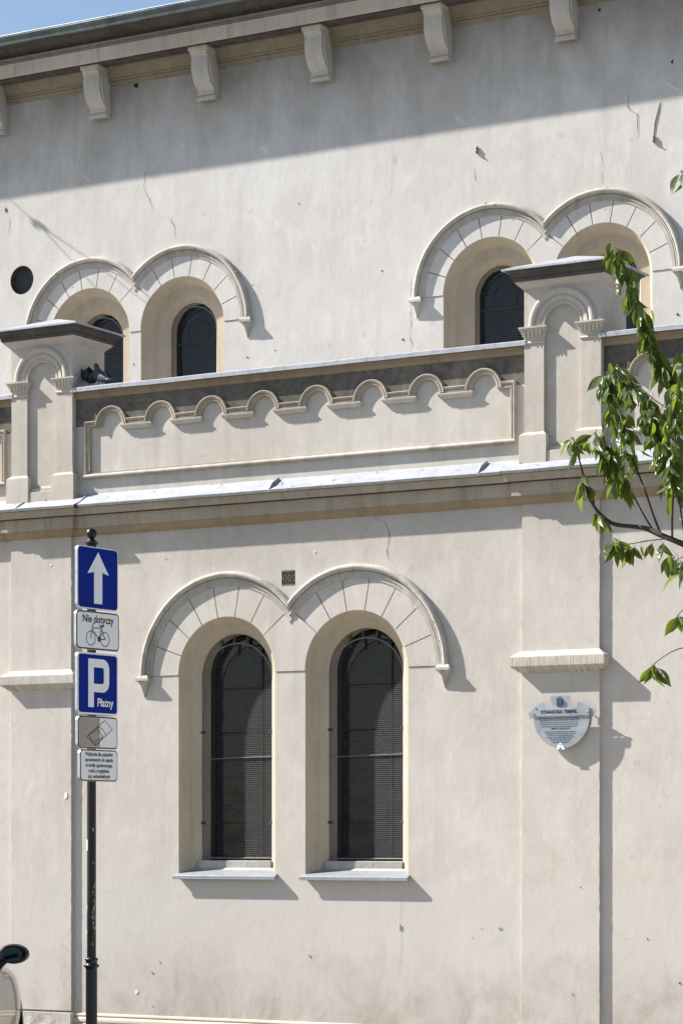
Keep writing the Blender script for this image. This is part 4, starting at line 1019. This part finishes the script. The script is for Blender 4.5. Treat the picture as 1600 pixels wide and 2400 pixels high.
# ------------------------------------------------------------------ parked car, only its mirror and front wing reach into the frame
def build_car():
    a = (-2 - 800) / 6143.; Y = 16.35; t = Y / (.8660254 + .5 * a); mx, my = t * (-.5 + .8660254 * a), Y
    hd = R(27.5)      # heading, left of +Y
    f = Vector((-math.sin(hd), math.cos(hd), 0)); r = Vector((math.cos(hd), math.sin(hd), 0))
    # local frame: x = right, y = forward
    c = Vector((mx, my, 0)) - r * .84 - f * .45
    car = empty('parked_car', (c.x, c.y, 0), hd, label='grey beige hatchback with black oval door mirror parked nose to the wall', cat='car')
    # body: stations along y, half section (x,z)
    st = [(-1.85, .55, .42, .78, .80), (-1.78, .70, .30, .86, .98), (-1.45, .80, .22, .90, 1.00), (-.9, .835, .2, .92, 1.0), (0, .84, .2, .92, .98), (.45, .84, .2, .92, .965), (.95, .87, .2, .88, .93), (1.30, .875, .22, .84, .89), (1.60, .83, .26, .79, .84), (1.78, .70, .34, .68, .74), (1.84, .50, .42, .56, .60)]
    bm = NB(); rows = []
    for y, w_, zl, zs, zt in st:
        half = [(w_ * .82, zl), (w_ * .97, zl + .06), (w_, (zl + zs) * .47), (w_ * .995, (zl + zs) * .58), (w_ * .97, zs - .06), (w_ * .91, zs + .01), (w_ * .78, zt - .01), (w_ * .45, zt + .015), (0, zt + .025)]
        ring_ = [(x, z) for x, z in half] + [(-x, z) for x, z in half[-2::-1]]
        rows.append([bm.verts.new((x, y, z)) for x, z in ring_])
    for i in range(len(rows) - 1):
        for k in range(len(rows[0]) - 1): bm.faces.new((rows[i][k], rows[i][k + 1], rows[i + 1][k + 1], rows[i + 1][k]))
        bm.faces.new((rows[i][-1], rows[i][0], rows[i + 1][0], rows[i + 1][-1]))
    bm.faces.new(rows[0]); bm.faces.new(rows[-1]); bmesh.ops.recalc_face_normals(bm, faces=bm.faces)
    o = obj('body', bm, 'carpaint', car, local=True, smooth=60); m = o.modifiers.new('s', 'SUBSURF'); m.levels = m.render_levels = 2
    # cabin
    bm = NB(); lo = [(-.76, -1.7), (.76, -1.7), (.78, .75), (-.78, .75)]; hi = [(-.56, -1.35), (.56, -1.35), (.60, .10), (-.60, .10)]
    A_ = [bm.verts.new((x, y, .95)) for x, y in lo]; C_ = [bm.verts.new((x, y, 1.36)) for x, y in hi]
    for i in range(4): j = (i + 1) % 4; bm.faces.new((A_[i], A_[j], C_[j], C_[i]))
    bm.faces.new(C_); bmesh.ops.bevel(bm, geom=bm.edges[:], offset=.04, segments=3, affect='EDGES'); obj('glasshouse', bm, 'glass', car, local=True, smooth=50)
    bm = NB(); box(bm, -.60, .60, -1.38, .12, 1.345, 1.40, .03); obj('roof_panel', bm, 'carpaint', car, local=True, smooth=50)
    for sx in (-1, 1):
        for yy in (-1.20, 1.22):
            wh = empty('wheel', (sx * .725, yy, .30)); wh.parent = car
            bm = NB(); n = 28
            prof = [(.19, -.09), (.285, -.095), (.305, -.07), (.308, 0), (.305, .07), (.285, .095), (.19, .09)]
            rws = [[bm.verts.new((o_, rr * math.cos(2 * math.pi * k / n), rr * math.sin(2 * math.pi * k / n))) for rr, o_ in prof] for k in range(n)]
            for i in range(n):
                for k in range(len(prof) - 1): bm.faces.new((rws[i][k], rws[i][k + 1], rws[(i + 1) % n][k + 1], rws[(i + 1) % n][k]))
            obj('tyre', bm, 'rubber', wh, local=True, smooth=50)
            bm = NB(); tube(bm, [(-.06, 0, 0), (.085 * sx, 0, 0)], .195, 24); obj('rim', bm, 'backmetal', wh, local=True)
            # black arch trim, a half ring standing proud of the wing
            bm = NB(); rr0, rr1 = .315, .350; cs = []
            for i in range(21):
                a_ = math.pi * i / 20; ca, sa = math.cos(a_), math.sin(a_); xo = .848
                cs.append([Vector((sx * .70, yy + rr0 * ca, .30 + rr0 * sa)), Vector((sx * xo, yy + rr0 * ca, .30 + rr0 * sa)), Vector((sx * (xo + .004), yy + (rr0 + .03) * ca, .30 + (rr0 + .03) * sa)), Vector((sx * (xo - .02), yy + rr1 * ca, .30 + rr1 * sa)), Vector((sx * .76, yy + rr1 * ca, .30 + rr1 * sa))])
            skin_rows(bm, cs, False); obj('arch_trim', bm, 'plastic', car, local=True, smooth=45)
        # headlight and indicator scuttle
        bm = NB(); bmesh.ops.create_uvsphere(bm, u_segments=20, v_segments=12, radius=.1, matrix=Matrix.Translation((sx * .60, 1.66, .66)) @ Matrix.Diagonal((1, .7, 1, 1))); obj('headlight', bm, 'glass', car, local=True, smooth=60)
        bm = NB(); box(bm, sx * .826 - .01, sx * .826 + .014, .74, .90, .765, .815, .006); obj('side_scuttle', bm, 'chrome', car, local=True)
        bm = NB(); tube(bm, [(sx * .842, .38, .935), (sx * .848, .36, .70), (sx * .848, .37, .35)], .004, 5); obj('door_gap', bm, 'dark', car, local=True)
        # door mirror: oval housing, glass facing back, arm
        mr = empty('door_mirror', (sx * .84, .45, 1.0)); mr.parent = car
        bm = NB(); bmesh.ops.create_uvsphere(bm, u_segments=28, v_segments=16, radius=1, matrix=Matrix.Translation((sx * .115, .02, .0)) @ Matrix.Diagonal((.123, .085, .079, 1)))
        bmesh.ops.bisect_plane(bm, geom=bm.verts[:] + bm.edges[:] + bm.faces[:], plane_co=(0, -.025, 0), plane_no=(0, -1, 0), clear_outer=True); obj('mirror_housing', bm, 'plastic', mr, local=True, smooth=60)
        n = 30; bm = NB(); o1 = [bm.verts.new((sx * .115 + .1045 * math.cos(2 * math.pi * i / n), -.0255, .0668 * math.sin(2 * math.pi * i / n))) for i in range(n)]
        i1 = [bm.verts.new((sx * .105 + .078 * math.cos(2 * math.pi * i / n), -.012, .054 * math.sin(2 * math.pi * i / n))) for i in range(n)]
        for i in range(n): bm.faces.new((o1[i], o1[(i + 1) % n], i1[(i + 1) % n], i1[i]))
        obj('mirror_rim', bm, 'plastic', mr, local=True)
        bm = NB(); bm.faces.new([bm.verts.new((sx * .105 + .079 * math.cos(2 * math.pi * i / n), -.0125, .055 * math.sin(2 * math.pi * i / n))) for i in range(n)]); obj('mirror_glass', bm, 'mirrorglass', mr, local=True)
        bm = NB(); tube(bm, [(sx * -.03, .03, -.12), (sx * .01, .03, -.08), (sx * .05, .025, -.035)], [.04, .030, .035], 10); obj('mirror_arm', bm, 'plastic', mr, local=True, smooth=60)
    for yy in (-1.86,):
        bm = NB(); box(bm, -.70, .70, yy - .02, yy + .05, .35, .5, .02); obj('rear_bumper', bm, 'plastic', car, local=True)
    bm = NB(); box(bm, -.60, .60, 1.76, 1.86, .30, .42, .02); obj('front_bumper', bm, 'plastic', car, local=True)
    return car
build_car()

# ------------------------------------------------------------------ cherry tree on the right
TY = 14.3
def tp(px, py, dy=0.):
    Y = TY + dy; a = (px - 800) / 6143.; t = Y / (.8660254 + .5 * a)
    return Vector((t * (-.5 + .8660254 * a), Y, 1.9 + t * (1965 - py) / 6143.))
tb = tp(1960, 2300); tree = empty('cherry_tree', (tb.x, TY + .1, 0), label='young cherry tree with drooping toothed green leaves reaching in from the right', cat='tree')
def branch(name, pts, r0, r1, mat='bark'):
    P3 = []
    for i in range(len(pts) - 1):
        for k in range(3): P3.append(pts[i].lerp(pts[i + 1], k / 3))
    P3.append(pts[-1])
    # soften corners
    for _ in range(2): P3 = [P3[0]] + [(P3[i - 1] + P3[i] * 2 + P3[i + 1]) / 4 for i in range(1, len(P3) - 1)] + [P3[-1]]
    n = len(P3); rr = [r0 + (r1 - r0) * i / (n - 1) for i in range(n)]
    rr = [q_ * (1 + .12 * noise.noise(p * 9)) for q_, p in zip(rr, P3)]
    bm = NB(); tube(bm, P3, rr, 8); obj(name, bm, mat, tree, smooth=50); return P3
T0 = Vector((tb.x, TY + .1, 0))
trunk = [T0, T0 + Vector((.02, 0, .9)), T0 + Vector((-.03, 0, 1.8)), T0 + Vector((.02, .02, 2.7)), T0 + Vector((.05, .02, 3.8)), T0 + Vector((.02, 0, 5.2)), T0 + Vector((.1, .05, 6.4))]
branch('trunk', trunk, .085, .02)
tw = {}
tw['main'] = branch('limb', [trunk[3] + Vector((0, 0, .1))] + [tp(x, y, d) for x, y, d in ((1760, 1350, .05), (1650, 1298, .0), (1600, 1275, 0), (1549, 1255, 0), (1533, 1247, 0), (1515, 1239, 0), (1496, 1235, 0), (1443, 1231, -.02), (1423, 1222, -.03), (1398, 1198, -.05), (1384, 1175, -.06), (1376, 1151, -.07), (1368, 1120, -.08), (1360, 1092, -.09), (1349, 1047, -.1), (1341, 1025, -.1))], .022, .003)
def twig(key, pts, d0, d1, r0=.008, r1=.003):
    n = len(pts); r0 *= .75; r1 *= .8; tw[key] = branch('twig', [tp(x, y, d0 + (d1 - d0) * i / (n - 1)) for i, (x, y) in enumerate(pts)], r0, r1, 'twig')
twig('B', [(1527, 1239), (1504, 1202), (1480, 1153), (1453, 1112), (1431, 1073), (1415, 1047), (1394, 1014)], 0, -.15)
twig('C', [(1547, 1251), (1529, 1206), (1511, 1149), (1484, 1084), (1470, 1031), (1460, 990), (1443, 955), (1431, 924), (1427, 895), (1422, 872)], 0, .2, .010)
twig('D', [(1574, 1258), (1574, 1202), (1578, 1145), (1576, 1104), (1580, 1043), (1586, 961), (1592, 900), (1600, 830)], 0, -.25, .010)
twig('E', [(1606, 1278), (1598, 1227), (1590, 1165), (1582, 1141), (1568, 1090), (1560, 1063), (1545, 1018), (1533, 982), (1523, 947)], 0, .1, .008)
twig('G', [(1592, 1000), (1574, 963), (1539, 943), (1515, 922), (1488, 900), (1479, 893), (1463, 875), (1446, 855)], -.2, -.1, .006)
twig('H', [(1640, 1290), (1625, 1150), (1612, 1020), (1590, 930), (1572, 872), (1552, 847), (1539, 819), (1524, 785), (1512, 757), (1501, 731), (1489, 699), (1478, 664), (1463, 633), (1454, 610), (1443, 580)], .1, -.3, .012, .0022)
twig('L', [(1585, 1268), (1560, 1262), (1510, 1268), (1470, 1277), (1452, 1270), (1440, 1262)], 0, -.1, .005)
twig('N', [(1700, 1400), (1640, 1520), (1600, 1516), (1570, 1528), (1545, 1545), (1530, 1557)], .0, -.15, .006)
twig('O', [(1690, 1380), (1630, 1420), (1600, 1428), (1588, 1440)], .05, -.1, .006)
twig('Q', [(1720, 900), (1650, 560), (1615, 420), (1597, 400)], .2, .0, .009)
twig('R', [(1640, 1290), (1605, 1300), (1590, 1310)], .0, -.1, .005)
twig('S', [(1650, 1330), (1612, 1332), (1598, 1340)], .0, -.1, .005)
# leaves
def leaf_mesh(seed):
    rnd = random.Random(seed); bm = NB(); n = 9; curl = rnd.uniform(.15, .65); fold = rnd.uniform(.10, .55); tw_ = rnd.uniform(-.5, .5); wv = rnd.uniform(.0, .02); rows = []
    hw_ = [.0, .08, .145, .182, .192, .178, .145, .092, .034, .0]
    for i in range(n + 1):
        t = i / n; x = t; zc_ = -curl * t * t * .5
        xx = t - curl * curl * t ** 3 * .12; row = []
        for j, u in enumerate((-1, -.5, 0, .5, 1)):
            y = hw_[i] * u; z = zc_ + abs(u) * hw_[i] * fold + wv * math.sin(t * 22 + u * 2) * abs(u)
            a_ = tw_ * t; row.append(bm.verts.new((xx, y * math.cos(a_) - (z - zc_) * math.sin(a_), zc_ + y * math.sin(a_) + (z - zc_) * math.cos(a_))))
        rows.append(row)
    for i in range(n):
        for j in range(4): bm.faces.new((rows[i][j], rows[i + 1][j], rows[i + 1][j + 1], rows[i][j + 1]))
    tube(bm, [(-.20, 0, .05), (-.10, 0, .03), (0, 0, 0)], .009, 4)
    bmesh.ops.remove_doubles(bm, verts=bm.verts, dist=1e-4)
    me = bpy.data.meshes.new('leaf'); bm.to_mesh(me); bm.free(); me.materials.append(M['leaf'])
    for p in me.polygons: p.use_smooth = True
    return me
LM = [leaf_mesh(i) for i in range(8)]
rl = random.Random(21); leaf_count = 0; extra = []
viewdir = Vector((-.4, .9, .1)).normalized()
def leaf_matrix(base, d, L):
    d = d.normalized(); nrm = Vector((rl.gauss(-.5, .7), rl.gauss(-.9, .7), rl.gauss(.55, .5)))
    nrm = (nrm - d * nrm.dot(d)).normalized(); yv = nrm.cross(d)
    return Matrix.Translation(base + d * L * .2) @ Matrix(((d.x, yv.x, nrm.x, 0), (d.y, yv.y, nrm.y, 0), (d.z, yv.z, nrm.z, 0), (0, 0, 0, 1))) @ Matrix.Diagonal((L, L, L, 1))
def add_leaf(base, d, L):
    global leaf_count
    c_ = base + d.normalized() * L * .7; v_ = c_ - Vector((0, 0, 1.9)); dp = -.5 * v_.x + .8660254 * v_.y
    if 800 + 6143 * (.8660254 * v_.x + .5 * v_.y) / dp> 1622: return
    if leaf_count >= 299:
        extra.append((rl.choice(LM), leaf_matrix(base, d, L))); return
    o = bpy.data.objects.new('leaf', rl.choice(LM)); COL.objects.link(o); o.parent = tree; o.matrix_parent_inverse = world_inv(tree); o.matrix_basis = leaf_matrix(base, d, L); leaf_count += 1
def leaves_on(key, t0, t1, n, L=.118, tip=5):
    path = tw[key]; m = len(path) - 1
    for i in range(n):
        t = t0 + (t1 - t0) * (i + rl.uniform(-.2, .2)) / max(1, n - 1); t = min(.999, max(0, t)); k = int(t * m); p = path[k].lerp(path[k + 1], t * m - k)
        s = 1 if i % 2 else -1
        add_leaf(p, Vector((s * rl.uniform(.1, .7), rl.uniform(-.6, .5), -rl.uniform(.7, 1.5))), L * 1.13 * rl.uniform(.72, 1.15))
    for i in range(tip):
        a_ = 2 * math.pi * i / tip + rl.random(); add_leaf(path[-1], Vector((.75 * math.cos(a_), .6 * math.sin(a_), -rl.uniform(.35, 1.1))), L * 1.2 * rl.uniform(.75, 1.1))
leaves_on('H', .52, .985, 30, .115, 5)
leaves_on('main', .93, 1, 2, .115, 6); leaves_on('main', .78, .85, 11, .12, 0); leaves_on('main', .55, .64, 10, .095, 0)
leaves_on('B', .40, .96, 24, .115, 6)
leaves_on('C', .34, .97, 34, .118, 6)
leaves_on('D', .28, .95, 26, .12, 3)
leaves_on('E', .34, .98, 36, .118, 5)
leaves_on('G', .05, .95, 24, .115, 5)
leaves_on('H', .24, .52, 26, .125, 0)
leaves_on('L', .2, .95, 16, .115, 5)
leaves_on('N', .9, .98, 2, .11, 6); leaves_on('O', .9, .98, 2, .11, 5); leaves_on('Q', .9, 1, 2, .11, 4); leaves_on('R', .6, 1, 6, .11, 3); leaves_on('S', .5, 1, 4, .11, 2)
for i in range(12):
    p = tp(rl.uniform(1560, 1600), rl.uniform(1285, 1320), rl.uniform(-.2, .1)); add_leaf(p, Vector((rl.uniform(-.5, .5), rl.uniform(-.5, .5), -1)), .11)
for i in range(300):
    k = rl.choice('BCDEGHCDEBCE'); pth = tw[k]; j = rl.randrange(int(len(pth) * .42), len(pth)); add_leaf(pth[j] + Vector((rl.gauss(0, .03), rl.gauss(0, .05), rl.gauss(0, .02))), Vector((rl.gauss(0, .5), rl.gauss(0, .4), -1)), .11 * rl.uniform(.7, 1.1))
bm = NB()
for me_, mt_ in extra:
    t_ = me_.copy(); t_.transform(mt_); bm.from_mesh(t_); bpy.data.meshes.remove(t_)
if extra:
    o = obj('inner_leaves', bm, 'leaf', tree, kind='stuff')
    for p in o.data.polygons: p.use_smooth = True
# rest of the crown, out of frame to the right
bm = NB(); rc = random.Random(4)
for i in range(1500):
    a_ = rc.uniform(0, 2 * math.pi); rr = math.sqrt(rc.random()) * 1.15; z = rc.uniform(2.7, 6.6)
    if rc.random() < abs(z - 4.4) / 2.6 * .7: continue
    c = T0 + Vector((rr * math.cos(a_) + .75, rr * math.sin(a_), z)); d = Vector((rc.gauss(0, .6), rc.gauss(0, .6), -1)).normalized(); s_ = d.cross(Vector((rc.gauss(0, 1), rc.gauss(0, 1), rc.gauss(0, 1)))).normalized() * .024; L = .11
    v = [bm.verts.new(p) for p in (c, c + d * L * .45 + s_, c + d * L, c + d * L * .45 - s_)]; bm.faces.new(v)
def leafstuff():
    m, nt, b = newmat('crown_leaf'); pos = nd(nt, 'ShaderNodeNewGeometry').outputs['Position']
    c = mixc(nt, noise_n(nt, pos, 5, 3), (.03, .08, .014), (.075, .13, .02)); nt.links.new(c, b.inputs['Base Color']); b.inputs['Roughness'].default_value = .45; return m
M['crown'] = leafstuff()
obj('crown', bm, 'crown', tree, kind='stuff')
for i, (dx, dz, z) in enumerate(((.9, .5, 3.1), (1.2, .9, 3.8), (.7, 1.2, 4.5), (-.1, 1.0, 5.0))):
    p0 = T0 + Vector((.03, 0, z)); branch('limb', [p0, p0 + Vector((dx * .5, .15, dz * .45)), p0 + Vector((dx + .2, .3 - .2 * i, dz))], .022, .006)
